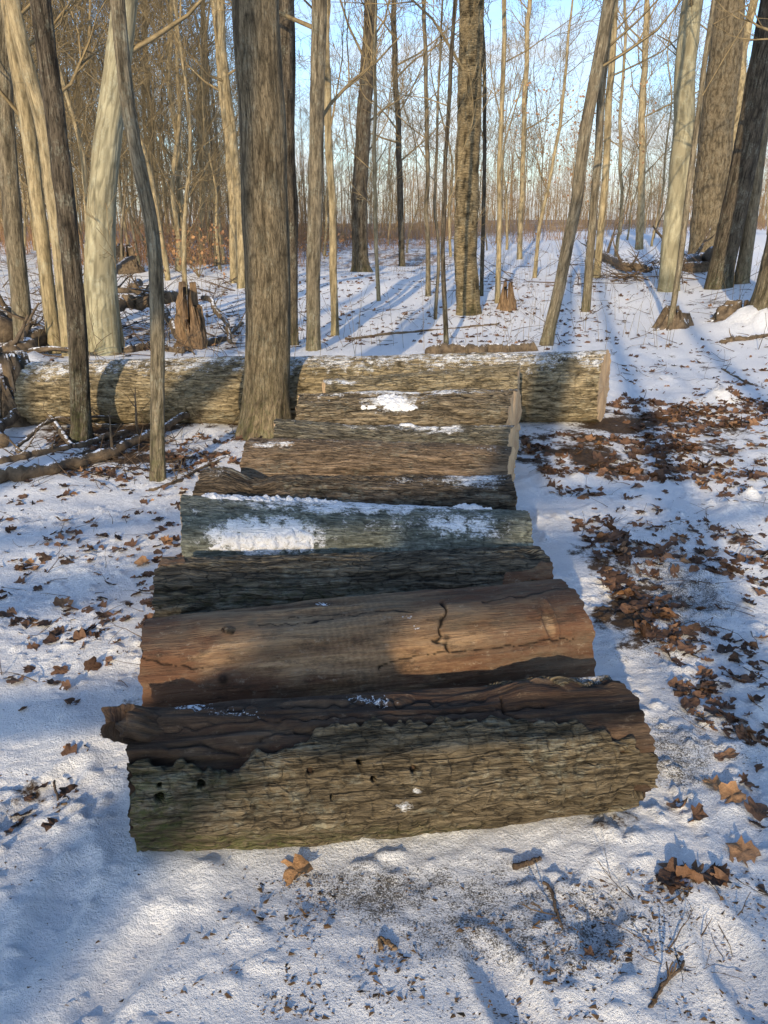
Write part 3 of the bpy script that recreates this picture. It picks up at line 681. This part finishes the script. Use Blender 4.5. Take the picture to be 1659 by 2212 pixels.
T('thin whip between the slender pair and the sinuous pale trunk',[(1330,560),(1345,420),(1338,300),(1350,150),(1348,0)],8,6,'tan',11,138,name='sapling',nb=12,bstart=2.,blen=1.8)
T('curved thin tree right of the slim grey tree, far back',[(385,585),(392,450),(380,300),(362,150),(370,0)],13,10,'tan',13,139,nb=14,bstart=2.2,blen=2.4)
# slender trees of the stand behind
def template(seed,hgt,r,nb,depth,rmin,nch,bl):
    rs=np.random.default_rng(seed);z=np.arange(-.1,hgt,.35)
    x=.5*fbm(z*.2,0*z+seed,0,1,2)*sst(0,3,z)*1.8;y=.5*vn(z*.22,0*z+seed,5.5,2)*sst(0,4,z)
    rad=r*np.clip(1-.9*z/hgt,.06,1.02)
    Q,A=trunk_grid(x,y,z,rad,7,.004,seed)
    me=mesh_np('trunk',Q.reshape(-1,3),grid_faces(len(z),7,True).reshape(-1,4),{k:(v.reshape(-1,3) if v.ndim==3 else v.ravel()) for k,v in A.items()})
    tb=Tubes()
    for i in range(nb):
        t=.12+.86*(i+rs.uniform(0,1))/nb;k=min(int(t*len(z)),len(z)-1)
        a=rs.uniform(0,6.283);e=rs.uniform(.15,1.05);d=np.array([math.cos(a)*math.cos(e),math.sin(a)*math.cos(e),math.sin(e)])
        grow(tb,np.array([x[k],y[k],z[k]]),d,bl*(1.1-.6*t)*rs.uniform(.6,1.3),max(rmin,rad[k]*.3),depth,rs,rmin,nch=nch)
    return me,tb
TM=[]
for i in range(8):
    me,tb=template(200+i,12+i%4*1.6,.05+.018*(i%3),28,2,.0055,(4,7),3.2)
    me.materials.append(M_trunk['tan' if i%3 else 'grey']);bm_=tb.mesh('branches');bm_.materials.append(M_branch)
    TM.append((me,bm_))
rs=np.random.default_rng(5)
cnt=0;tries=0;placed=[]
while cnt<128 and tries<4000:
    tries+=1
    left=cnt<86
    px_=rs.uniform(-120,510) if left else rs.uniform(500,1780)
    Yb=rs.uniform(19,58) if left else rs.uniform(36,66)
    xw=(px_-CX)/F*(Yb*cp+H*sp)
    if any((xw-a)**2+(Yb-b)**2<1.3**2 for a,b in placed): continue
    placed.append((xw,Yb))
    i=rs.integers(0,8);root=bpy.data.objects.new('slender_tree',None);COL.objects.link(root)
    root.location=(xw,Yb,float(low(xw,Yb)));root.rotation_euler=(rs.normal(0,.04),rs.normal(0,.06),rs.uniform(0,6.28))
    sc_=rs.uniform(.7,1.15) if left else rs.uniform(.5,.9);root.scale=(sc_,sc_,sc_)
    root['label']='slender bare tree in the dense stand behind the left of the clearing' if left else 'slender bare tree far back in the open wood beyond the snow'
    root['category']='tree';root['group']='slender trees behind the left' if left else 'slender trees in the open wood'
    for nm,me in (('trunk',TM[i][0]),('branches',TM[i][1])):
        o=bpy.data.objects.new(nm,me);COL.objects.link(o);o.parent=root
    cnt+=1
LT=[]
for i in range(5):
    me,tb=template(300+i,11+i,.10,16,1,.014,(5,8),3.)
    V,Fq=tb.arr();z=np.arange(0,11+i,1.);t2=Tubes();t2.add(np.stack([.3*vn(z*.3,z*0,0,i),0*z,z],-1),.10*np.clip(1-.85*z/(11+i),.1,1),4);V2,F2=t2.arr()
    LT.append((np.concatenate([V,V2]),np.concatenate([Fq,F2+len(V)])))
def mass(name,places,label,mat,rs,tmpl=LT):
    VV=[];FF=[];n=0
    for (x,y,s_) in places:
        V,Fq=tmpl[rs.integers(0,len(tmpl))];a=rs.uniform(0,6.28);ca,sa=math.cos(a),math.sin(a)
        W=np.stack([(V[:,0]*ca-V[:,1]*sa)*s_+x,(V[:,0]*sa+V[:,1]*ca)*s_+y,V[:,2]*s_+float(low(x,y))-.05],-1)
        VV.append(W);FF.append(Fq+n);n+=len(W)
    o=link(name,mesh_np(name,np.concatenate(VV),np.concatenate(FF)),mat)
    tag(o,label,'wood',None,'stuff');return o
pl=[]
for i in range(340):
    lf=(i%3==0)
    px_=rs.uniform(-500,560) if lf else rs.uniform(400,2200);Yb=rs.uniform(70,140)
    pl.append(((px_-CX)/F*Yb*cp,Yb,rs.uniform(.7,1.0) if lf else rs.uniform(.35,.75)))
mass('distant_wood',pl,'hazy mass of bare treetops and trunks along the far edge of the wood',M_branch_far,rs)
bt=[(-1.5,-10,1.),(-.7,-11.5,1.),(-1.6,-16,.8),(-9,-20,.9),(-11,-28,1.),(3.,-22,.9)]  # unseen trees behind the camera, placed so their shade dapples the clearing
mass('shade_trees_behind',bt,'unseen bare trees added behind the camera to cast dappled shade',M_branch_far,rs,[( (lambda a:(a[0],a[1]))(template(400+i,13,.13,10,1,.009,(2,4),2.2)[1].arr()) ) for i in range(3)])
tb=Tubes()
for (x,y,s_) in bt: tb.add([(x,y,-.1),(x+.1,y,4),(x,y,9)],[.17,.13,.06],10)
tb.add([(-6.2,-9,-.1),(-6.1,-9,3.),(-5.9,-9,9)],[.22,.18,.08],12)
tb.add([(-6.1,-9,3.45),(-4.4,-9,3.78),(-3.3,-9,3.92),(-1.6,-9,4.0),(-.6,-9,4.2)],[.10,.08,.08,.08,.04],10,True)  # this limb and the next are added out of view to shade the log row
tb.add([(-6.1,-9,3.8),(-4.,-9,4.12),(-2.9,-9,4.18),(-1.3,-9,4.28)],[.08,.05,.08,.06],10,True)
tb.add([(-6.4,-7,-.1),(-5.2,-7,3.4),(-3.85,-7,4.85),(-3.65,-7,6.7),(-3.6,-7,9.)],[.20,.17,.15,.13,.08],12,True)  # unseen leaning tree added to shade the upper part of the thickest trunk
tb.add([(-5.2,-9.5,-.1),(-3.0,-9.5,3.6),(-2.2,-9.5,4.5),(-2.05,-9.5,5.6),(-1.9,-9.5,8.)],[.17,.14,.16,.16,.08],12,True)  # unseen leaning tree added to shade the right end of the long log
# unseen low broken tree, added so its side limb shades the second log
tb.add([(-3.9,-2.5,-.1),(-3.9,-2.5,1.),(-3.85,-2.5,1.8),(-3.8,-2.5,2.1)],[.14,.12,.10,.05],12,True)
tb.add([(-3.88,-2.5,1.30),(-2.6,-2.5,1.45),(-1.75,-2.5,1.55),(-1.40,-2.5,1.65),(-1.14,-2.5,1.71),(-1.02,-2.5,1.69),(-.92,-2.5,1.63),(-.45,-2.5,1.65),(-.2,-2.5,1.68)],[.07,.05,.045,.085,.115,.115,.045,.04,.02],12,True)
o=link('shade_trunks',tb.mesh('shade_trunks'),M_branch);tag(o,'unseen trunks and limbs added behind the camera to cast shade','wood',None,'stuff')
# ---------------------------------------------------------------- undergrowth
def brush(name,n,xr,yr,hr,rad,label,seed,mat=M_brush,cat='undergrowth',cutv=-.25,fs=.35,lean_=.3,pw=1.,right=0.):
    rs=np.random.default_rng(seed)
    y=rs.uniform(*yr,n);x=rs.uniform(xr[0],xr[1],n)*y/30.
    dens=fbm(x*fs,y*fs*.6,0,seed,3);k=(dens>cutv)&~((x>1)&(y<right));x=x[k];y=y[k];n=len(x)
    z=low(x,y)-.03;hh=(hr[0]+(hr[1]-hr[0])*rs.uniform(0,1,n)**pw)*(.7+1.4*(dens[k]-cutv))
    lean=rs.normal(0,lean_,(n,2));rr=rad
    a=np.arange(3)*2.094
    b=np.stack([x[:,None]+rr*np.cos(a),y[:,None]+rr*np.sin(a),z[:,None]+0*a],-1)
    mx=x+lean[:,0]*hh*.35;my=y+lean[:,1]*hh*.35;mz=z+hh*.6
    m=np.stack([mx[:,None]+rr*.7*np.cos(a),my[:,None]+rr*.7*np.sin(a),mz[:,None]+0*a],-1)
    t=np.stack([(x+lean[:,0]*hh)[:,None]+rr*.3*np.cos(a),(y+lean[:,1]*hh)[:,None]+rr*.3*np.sin(a),(z+hh)[:,None]+0*a],-1)
    V=np.stack([b,m,t],1).reshape(-1,3)
    f=grid_faces(3,3,True).reshape(-1,4);Fq=(np.arange(n)[:,None,None]*9+f[None]).reshape(-1,4)
    o=link(name,mesh_np(name,V,Fq),mat);tag(o,label,cat,None,'stuff')
brush('undergrowth',13000,(-19,17),(27,62),(.2,1.6),.011,'patches of russet brush behind the snowy clearing',3,cutv=.02,lean_=.6,right=46,fs=.22,pw=1.6)
brush('tan_undergrowth',12000,(-19,19),(38,95),(.4,5.5),.012,'thin tan stems behind the russet brush',6,M_brush2,cutv=-.05,lean_=.3,pw=2.0,fs=.15,right=52)
brush('far_poles',2300,(-19,19),(55,125),(2.5,8.),.034,'thin straight stems of the far wood',8,M_branch_far,'wood',cutv=-.2,lean_=.09,fs=.1,right=70)
brush('thin_stems',1000,(-16,16),(9,27),(.2,.9),.0035,'scattered thin dead stems poking through the snow',4,M_branch,cutv=-.1)
# ---------------------------------------------------------------- leaves
def leaf_template(rs,lobes=True,cur=1.):
    n=18;a=np.linspace(0,2*math.pi,n,endpoint=False)
    r=.55+.45*np.abs(np.cos(a*2.5))**.7 if lobes else .75+.25*np.cos(a)**2
    r=r*(1+rs.normal(0,.07,n));r[0]*=.5
    x=r*np.cos(a);y=r*np.sin(a)*.8
    V=[(0,0)]+[(.5*p,.5*q) for p,q in zip(x,y)]+[(p,q) for p,q in zip(x,y)]
    V=np.array(V);cx,cy=rs.uniform(-.5,1.1)*cur,rs.uniform(-.3,.9)*cur
    z=cx*V[:,0]**2*.5+cy*V[:,1]**2*.7+.10*np.sin(V[:,0]*6+rs.uniform(0,6))*np.hypot(V[:,0],V[:,1])+.06*rs.normal(0,1,len(V))
    V3=np.stack([V[:,0],V[:,1],z],-1)
    i=np.arange(n);j=(i+1)%n
    F=[(0,1+p,1+q) for p,q in zip(i,j)]
    F+= [(1+p,1+n+p,1+n+q) for p,q in zip(i,j)]+[(1+p,1+n+q,1+q) for p,q in zip(i,j)]
    return V3,np.array(F)
rsl=np.random.default_rng(31)
LV=[leaf_template(rsl,k%4!=3,.75) for k in range(14)]
def rotm(ax,ay,az):
    ca,sa=math.cos(ax),math.sin(ax);cb,sb=math.cos(ay),math.sin(ay);cc,sc=math.cos(az),math.sin(az)
    return np.array([[cc,-sc,0],[sc,cc,0],[0,0,1]])@np.array([[cb,0,sb],[0,1,0],[-sb,0,cb]])@np.array([[1,0,0],[0,ca,-sa],[0,sa,ca]])
def gz(x,y):
    i=np.clip(np.searchsorted(gx,x)-1,0,len(gx)-2);j=np.clip(np.searchsorted(gy,y)-1,0,len(gy)-2)
    return Z[i,j]
def logkeep(x,y): return ~((1.62<y)&(y<6.3)&(-.86<x)&(x<.98))
regions=[(1130,870,1659,1040,2600,.062),(1180,1000,1659,1080,280,.05),(1190,1100,1460,1420,720,.056),(1400,1100,1659,1320,300,.05),(1380,1360,1659,1660,260,.048),(1420,1640,1659,1920,190,.05),(1230,1640,1420,1790,110,.044),
 (100,870,520,1040,750,.05),(0,1040,400,1450,400,.046),(0,1450,240,1800,50,.042),(640,600,1320,745,1500,.06),(1000,640,1659,760,520,.06),(1330,760,1659,900,340,.05),(0,560,520,760,1200,.065),(350,900,600,1020,240,.05),(300,1850,1400,2200,16,.024),(1130,1010,1300,1080,90,.04),(380,560,1300,640,900,.075),(1240,1380,1430,1440,30,.045),(0,760,120,900,160,.06),(1300,560,1659,650,220,.07)]
VV=[];FF=[];RR=[];n=0
for (x0,y0,x1,y1,cnt,sz) in regions:
    Pp=gpv(rsl.uniform(x0,x1,cnt),rsl.uniform(y0,y1,cnt))
    keep=logkeep(Pp[:,0],Pp[:,1])&~((6.0<Pp[:,1])&(Pp[:,1]<7.0)&(-3<Pp[:,0])&(Pp[:,0]<1.9))
    keep&=~((fbm(Pp[:,0]*3.,Pp[:,1]*3.,0,13,3)<.05)&(rsl.uniform(0,1,cnt)<.82))
    Pp=Pp[keep];zz=gz(Pp[:,0],Pp[:,1])
    for p,z_ in zip(Pp,zz):
        V,Fq=LV[rsl.integers(0,14)];s_=sz*rsl.uniform(.35,1.2)*.75
        W=V@rotm(rsl.normal(0,.38),rsl.normal(0,.38),rsl.uniform(0,6.28)).T*s_
        W=W+np.array([p[0],p[1],z_+rsl.uniform(-.1,.22)*s_])
        VV.append(W);FF.append(Fq+n);n+=len(W);RR.append(np.full(len(W),rsl.beta(1.2,2.2)))
o=link('leaf_litter',mesh_np('leaf_litter',np.concatenate(VV),np.concatenate(FF),{'rnd':np.concatenate(RR)}),M_leaf)
tag(o,'brown fallen leaves scattered over the snow','leaves',None,'stuff')
def big_leaf(px_,py_,size,label,rnd,seed):
    rs=np.random.default_rng(seed);V,Fq=leaf_template(rs)
    V=V@rotm(rs.normal(.15,.25),rs.normal(0,.25),rs.uniform(0,6.28)).T*size
    p=gp(px_,py_);z=float(gz(p[0],p[1]))+size*.20
    me=mesh_np('fallen_leaf',V,Fq,{'rnd':np.full(len(V),rnd)})
    o=link('fallen_leaf',me,M_leaf,None,(p[0],p[1],z));tag(o,label,'leaf','large fallen leaves')
for a in [(640,1888,.056,'orange brown leaf on the snow just below the nearest log',1.,41),(1605,1845,.052,'big rust leaf, lowest of the heap at the lower right edge',.85,2),(1580,1730,.048,'rust leaf on top of the heap at the lower right',.9,3),(1540,1700,.038,'small tan leaf at the upper left of the lower right heap',.95,4),(1500,1775,.042,'brown leaf at the left side of the lower right heap',.7,5),(1635,1760,.042,'dark leaf touching the right edge in the lower right heap',.5,6),(1465,1750,.036,'brown leaf between the nearest log and the lower right heap',.8,7),
 (135,1310,.054,'large curled brown leaf on the snow left of the bare orange log',.85,8),(35,1470,.038,'brown leaf by the left edge, level with the nearest log top',.6,9),(310,1225,.044,'leaf beside the left end of the dark furrowed log',.9,10),(140,1135,.05,'brown leaf left of the snow capped log',.9,11),(1590,855,.045,'leaf lying by the snow lump at the right',.8,12),(1480,1415,.045,'dark leaf on the snow right of the bare orange log',.55,13),(1320,1170,.06,'large dark leaf right of the snow capped log',.55,14),(1310,1260,.055,'curled brown leaf right of the dark furrowed log',.65,15)]: big_leaf(*a)
VV=[]
for (x0,y0,x1,y1,cnt) in [(560,1840,1500,2212,3400),(0,1450,300,2200,300),(1280,1100,1659,1900,1800),(1130,950,1659,1100,300),(100,1100,330,1500,180),(300,1840,700,2212,400),(1400,1850,1659,2212,500)]:
    Pp=gpv(rsl.uniform(x0,x1,cnt),rsl.uniform(y0,y1,cnt))
    keep=logkeep(Pp[:,0],Pp[:,1])&~((fbm(Pp[:,0]*6,Pp[:,1]*6,0,19,2)<.05)&(rsl.uniform(0,1,cnt)<.75))
    Pp=Pp[keep];m_=len(Pp);s_=np.minimum(rsl.exponential(.0013,m_)+.0009,.005)
    W=rsl.normal(0,1,(m_,4,3)).clip(-1.5,1.5)*s_[:,None,None]*np.array([1.5,1,.6])
    W+=np.stack([Pp[:,0],Pp[:,1],gz(Pp[:,0],Pp[:,1])+s_*.6],-1)[:,None];VV.append(W.reshape(-1,3))
V=np.concatenate(VV);f0=np.array([[0,1,2],[0,2,3],[0,3,1],[1,3,2]])
o=link('bark_crumbs',mesh_np('bark_crumbs',V,(np.arange(len(V)//4)[:,None,None]*4+f0).reshape(-1,3),None,False),simple_bark('crumbs',(.03,.02,.012),(.14,.085,.045)));tag(o,'dark bark crumbs and grit strewn on the trampled snow','debris',None,'stuff')
tb=Tubes();rt=np.random.default_rng(77)
for (x0,y0,x1,y1,cnt,r_,l_) in [(0,880,480,1040,170,.004,.35),(1130,900,1659,1500,130,.0025,.16),(0,1040,330,1500,50,.0022,.14),(0,640,520,780,190,.009,.8),(640,620,1659,760,150,.006,.5),(1350,1500,1659,2100,40,.0018,.10),(0,560,520,640,90,.014,1.3),(900,540,1659,620,100,.012,1.2),(1330,760,1659,900,30,.004,.3),(1270,570,1440,610,60,.014,1.2)]:
    Pp=gpv(rt.uniform(x0,x1,cnt),rt.uniform(y0,y1,cnt))
    for p in Pp:
        if not logkeep(p[0],p[1]) or (6.0<p[1]<7.0 and -3<p[0]<1.9): continue
        p=p.copy();p[2]=gz(p[0],p[1])+r_;a=rt.uniform(0,6.28);d=np.array([math.cos(a),math.sin(a),rt.uniform(-.02,.35)])
        grow(tb,p,unit(d),l_*rt.uniform(.4,1.3),r_*rt.uniform(.6,1.3),1 if rt.uniform()<.5 else 0,rt,r_*.4,up=-.02,nch=(1,3))
o=link('loose_twigs',tb.mesh('loose_twigs'),M_twig);tag(o,'loose dead twigs strewn over snow and leaves','twigs',None,'stuff')
# ---------------------------------------------------------------- sticks & fallen branches
def lying(label,pts,r0,r1,name='fallen_branch',mat=M_lying,cat='branch',twigs=0,seed=1,lift=0.,zs=None,group=None,sides=14):
    rs=np.random.default_rng(seed);W=[]
    for i,(x,y) in enumerate(pts):
        q=gp(x,y)
        if zs: q[2]=float(low(q[0],q[1]))+zs[i]
        W.append(q)
    W=np.array(W);t=np.linspace(0,len(W)-1,max(16,12*len(W)));Q=np.stack([np.interp(t,np.arange(len(W)),W[:,k]) for k in range(3)],-1)
    for k in range(3): Q[:,k]=smooth(Q[:,k],7)
    rr=r0+(r1-r0)*t/t[-1];Q[:,2]+=rr*.6+lift
    for k in range(3): Q[:,k]+=smooth(rs.normal(0,1,len(t)),3)*rr*.3+smooth(rs.normal(0,1,len(t)),9)*rr*1.2*(0.2 if k==2 else 1)
    base=Q.mean(0).copy();base[2]=Q[:,2].min()-rr.max()
    tb=Tubes();tb.add(Q,rr*(1+.12*rs.normal(0,1,len(rr))),sides,True)
    for i in range(twigs):
        k=rs.integers(2,len(Q)-1);d=unit(rs.normal(0,1,3)+np.array([0,0,.5]));d[2]=abs(d[2])*.6
        grow(tb,Q[k],d,rs.uniform(.3,.6)*(r0*12+.15),rr[k]*.4,1,rs,.002,nch=(1,3))
    o=link(name,tb.mesh(name,base),mat,None,tuple(base));tag(o,label,cat,group)
lying('thick snow dusted branch lying from the left edge towards the slim grey tree, lower one',[(-60,1050),(100,1030),(240,990),(330,955),(430,912)],.048,.026,twigs=4,seed=1,zs=[.02,.02,.02,.05,.1])
lying('snow dusted branch lying from the left edge, upper one of the two',[(-40,1010),(80,985),(180,965),(270,935)],.034,.02,twigs=4,seed=2)
lying('short dark branch on the snow right of the slim grey tree',[(360,1058),(420,1020),(500,985)],.014,.009,twigs=3,seed=3)
lying('fallen limb with torn end behind the long trunk log at the left',[(100,745),(200,735),(300,730),(400,725)],.12,.08,seed=4,zs=[.1,.3,.42,.48],twigs=5)
lying('dark fallen limb at the left edge behind the long trunk log',[(-40,790),(60,770),(150,745),(210,730)],.13,.08,seed=5,zs=[0,.05,.15,.3],twigs=5)
lying('dark branch angled up behind the long trunk log, near the broken stump',[(450,745),(490,735),(520,700)],.05,.03,seed=6,twigs=3)
lying('snowy pole lying left of the broken stump',[(250,765),(330,750),(400,765)],.05,.04,seed=16,twigs=2)
lying('fallen branch on the far snow at the right, left of the pale sinuous trunk',[(1290,588),(1340,592),(1425,596)],.14,.06,seed=7,zs=[.5,.1,.1],twigs=5)
lying('dark root wad branch between the broad trunk and the sinuous trunk',[(1470,598),(1510,592),(1550,600)],.2,.1,seed=8,zs=[.0,.2,.5],twigs=3)
lying('snow dusted stick reaching in from the right edge on the bank',[(1560,740),(1620,735),(1680,725)],.04,.03,seed=9,twigs=2)
lying('thin stick crossing the snow at the right edge',[(1560,800),(1610,825),(1680,850)],.014,.008,seed=10,twigs=3)
lying('thin stick lying beyond the long trunk log, right of the straight grey trunk',[(740,735),(850,722),(960,712),(1080,700)],.02,.012,seed=11,twigs=2)
lying('bent branch before the left end of the long trunk log, topmost of the tangle',[(-10,905),(50,890),(110,925),(160,975)],.03,.018,seed=21,twigs=6,zs=[.1,.16,.08,0])
lying('gnarled dark branch at the left edge below the long trunk log',[(-30,960),(40,925),(90,905),(130,880)],.045,.03,seed=22,twigs=6,zs=[.02,.08,.14,.18])
lying('thin arched branch crossing the two snowy branches at the left',[(20,1000),(110,950),(230,930),(300,915)],.014,.008,seed=23,twigs=6,zs=[.03,.15,.1,.02])
lying('long thin stick lying along the front foot of the long trunk log',[(200,925),(320,918),(450,925),(510,940)],.016,.01,seed=24,twigs=5)
lying('dark log end half buried at the left edge behind the long trunk log',[(-60,740),(0,725),(70,715)],.18,.13,seed=25,twigs=2,zs=[.1,.12,.1])
lying('snowy limb far left in front of the hollow log',[(60,650),(160,640),(260,655),(350,640)],.09,.05,seed=26,twigs=5,zs=[.1,.2,.2,.1])
lying('dark limb leaning on the fallen one beside the broad pale trunk',[(190,720),(230,690),(280,640)],.08,.05,seed=27,twigs=5,zs=[.1,.5,.8])
lying('snowy limb sloping down left of the broken stump towards the long log',[(290,690),(340,710),(390,742)],.07,.05,seed=28,twigs=5,zs=[.5,.35,.1])
lying('small dead branch right of the broken stump',[(455,700),(480,722),(500,752)],.04,.03,seed=29,twigs=4,zs=[.4,.2,.05])
lying('small stick on the foreground snow right of centre',[(1175,1900),(1198,1950),(1215,2010),(1235,2070)],.0042,.003,name='twig',cat='twig',seed=12,twigs=1,sides=6,mat=M_twig)
lying('short twig on the foreground snow at the right',[(1475,1985),(1510,1950),(1550,1905)],.004,.0025,name='twig',cat='twig',seed=13,sides=6,mat=M_twig)
lying('forked twig at the bottom edge of the snow on the right',[(1395,2190),(1430,2130),(1485,2080)],.005,.003,name='twig',cat='twig',seed=14,twigs=1,sides=6,mat=M_twig)
lying('tiny pale chip of wood on the foreground snow',[(815,2028),(838,2040),(862,2055)],.006,.004,name='wood_chip',cat='wood chip',seed=15,mat=M_brokenwood,sides=5)
lying('short dark stick on the left foreground snow',[(118,1690),(125,1720),(132,1745)],.004,.003,name='twig',cat='twig',seed=17,sides=6,mat=M_twig)
lying('dark bark strip on the foreground snow below the nearest log',[(1128,1870),(1150,1862),(1165,1858)],.007,.005,name='bark_strip',cat='bark',seed=18,sides=5,mat=M_twig)
lying('thin rough log seen just behind the right part of the long trunk log',[(950,764),(1050,762),(1150,758)],.07,.06,seed=19)
def rough(name,label,cat,base_px,w,hgt,mat,seed,spikes=6,squash=1.):
    b=gp(*base_px);n,m=60,90
    t=np.linspace(0,1,n)[:,None];ph=(np.arange(m)*2*math.pi/m)[None,:];t,ph=np.broadcast_arrays(t,ph);c,s=np.cos(ph),np.sin(ph)
    sp_=.35+.65*np.abs(fbm(c*spikes*.5,s*spikes*.5,0,seed,2))*2.6
    zt=np.clip(t*1.25,0,1)*hgt*np.minimum(sp_,1.4)
    R=w*(1-.35*zt/hgt+.6*np.exp(-zt/(.15*hgt))*(.5+.8*vn(c*2.2,s*2.2,0,seed+2)))*np.where(t>.8,1-(t-.8)/.2*.75,1)
    R=R*(1+.4*fbm(c*3,s*3,zt*5,seed+5,4))
    Q=np.stack([b[0]+R*c,b[1]+R*s*squash,b[2]-.05+zt],-1)
    h=np.clip(.6+.7*vn(c*9,s*9,zt*3,seed),0,1)
    o=surf(name,Q,True,mat,None,{'lc':np.stack([zt,w*c,w*s],-1),'h':h,'frost':0*h,'moss':0*h,'tint':.3+0*h,'curl':0*h},origin=b);o.location=b;tag(o,label,cat);return o
rough('broken_stump','splintered stump behind the long trunk log, left of the thickest trunk','stump',(415,752),.20,.62,M_brokenwood,1,9)
rough('old_stump','small bright splintered stump right of the shaggy trunk','stump',(1095,668),.15,.34,M_brokenwood,2,9)
rough('root_wad','dark root clump on the snow near the thin leaning sapling','roots',(1455,705),.26,.24,M_lying,3,9)
rough('root_wad','dark mass of roots at the left edge in front of the long log','roots',(15,905),.36,.42,M_lying,4,8)
rough('root_wad','leafy root mound at the foot of the massive right edge trunk','roots',(1600,690),.40,.22,M_lying,6,8)
rough('hollow_log','snow topped hollow log end in the far left clearing','log',(275,590),.42,.62,M_lying,5,squash=.8)
def leafy(label,px_,py_,hgt,w,nl,seed,zc=.5,name='shrub'):
    b=gp(px_,py_);rs=np.random.default_rng(seed);root=empty(name,b,label,'shrub')
    tb=Tubes()
    for i in range(9):
        a=rs.uniform(0,6.28);d=unit(np.array([math.cos(a)*.5,math.sin(a)*.5,1]));grow(tb,b.copy(),d,hgt*rs.uniform(.6,1),.012,1,rs,.004)
    link('stems',tb.mesh('stems',b),M_branch,root)
    VV=[];FF=[];RR=[];n=0
    for i in range(nl):
        V,Fq=LV[rs.integers(0,14)];s_=rs.uniform(.03,.06)
        W=V@rotm(*rs.uniform(0,6.28,3)).T*s_+np.array([rs.normal(0,w),rs.normal(0,w),np.clip(rs.normal(zc*hgt,.22*hgt),.05,hgt)])
        VV.append(W);FF.append(Fq+n);n+=len(W);RR.append(np.full(len(W),rs.uniform(.6,1)))
    link('leaves',mesh_np('leaves',np.concatenate(VV),np.concatenate(FF),{'rnd':np.concatenate(RR)}),M_leaf,root)
leafy('low russet leaved shrub behind the clearing, between the pale trunk and the close pair',430,600,1.5,.6,300,1)
leafy('russet leaved young beech in the far right middle distance',1215,560,6.,1.4,620,2,.75)
leafy('russet leaved shrub left of the pole trees in the middle distance',390,570,1.3,.7,260,3)
leafy('small russet shrub right of the thickest trunk in the middle distance',700,560,1.4,.8,220,4)
# ---------------------------------------------------------------- light
EL=RAD(17);AZ=RAD(12)
d=Vector((math.sin(AZ)*math.cos(EL),math.cos(AZ)*math.cos(EL),-math.sin(EL)))
sun=bpy.data.lights.new('sun','SUN');sun.energy=5.0;sun.angle=RAD(.5);sun.color=(1.,.80,.52)
so=bpy.data.objects.new('sun',sun);COL.objects.link(so);so.rotation_euler=d.to_track_quat('-Z','Y').to_euler();so.location=(0,-5,8)
w=bpy.data.worlds.new('World');bpy.context.scene.world=w;w.use_nodes=True;nt=w.node_tree
bg=nt.nodes['Background'];sky=N(nt,'ShaderNodeTexSky');sky.sky_type='NISHITA';sky.sun_disc=False;sky.sun_elevation=EL;sky.sun_rotation=math.pi+AZ
tc=N(nt,'ShaderNodeTexCoord')
nz_=noise(nt,mapping(nt,tc.outputs['Generated'],(1.6,1.6,5.)),2.6,7,.6,.5)
sx=N(nt,'ShaderNodeSeparateXYZ');L(nt,tc.outputs['Generated'],sx.inputs[0])
f=mth(nt,'ADD',nz_,mth(nt,'MULTIPLY',sx.outputs[2],-1.3))
cf=ramp(nt,f,[(.26,0.),(.50,.85)])
skyb=mix(nt,1.,sky.outputs[0],(1.3,1.55,1.9),'MULTIPLY')
c=mix(nt,cf,skyb,(6.0,6.1,6.3))
L(nt,c,bg.inputs[0]);bg.inputs[1].default_value=.145
# ---------------------------------------------------------------- camera
cam=bpy.data.cameras.new('camera');co=bpy.data.objects.new('camera',cam);COL.objects.link(co)
co.location=(0,0,H);co.rotation_euler=(math.pi/2-P,0,0)
cam.sensor_fit='VERTICAL';cam.sensor_height=24;cam.lens=24*F/2212;cam.clip_end=600
bpy.context.scene.camera=co
s=bpy.context.scene;s.view_settings.view_transform='Standard';s.view_settings.look='None';s.view_settings.exposure=0
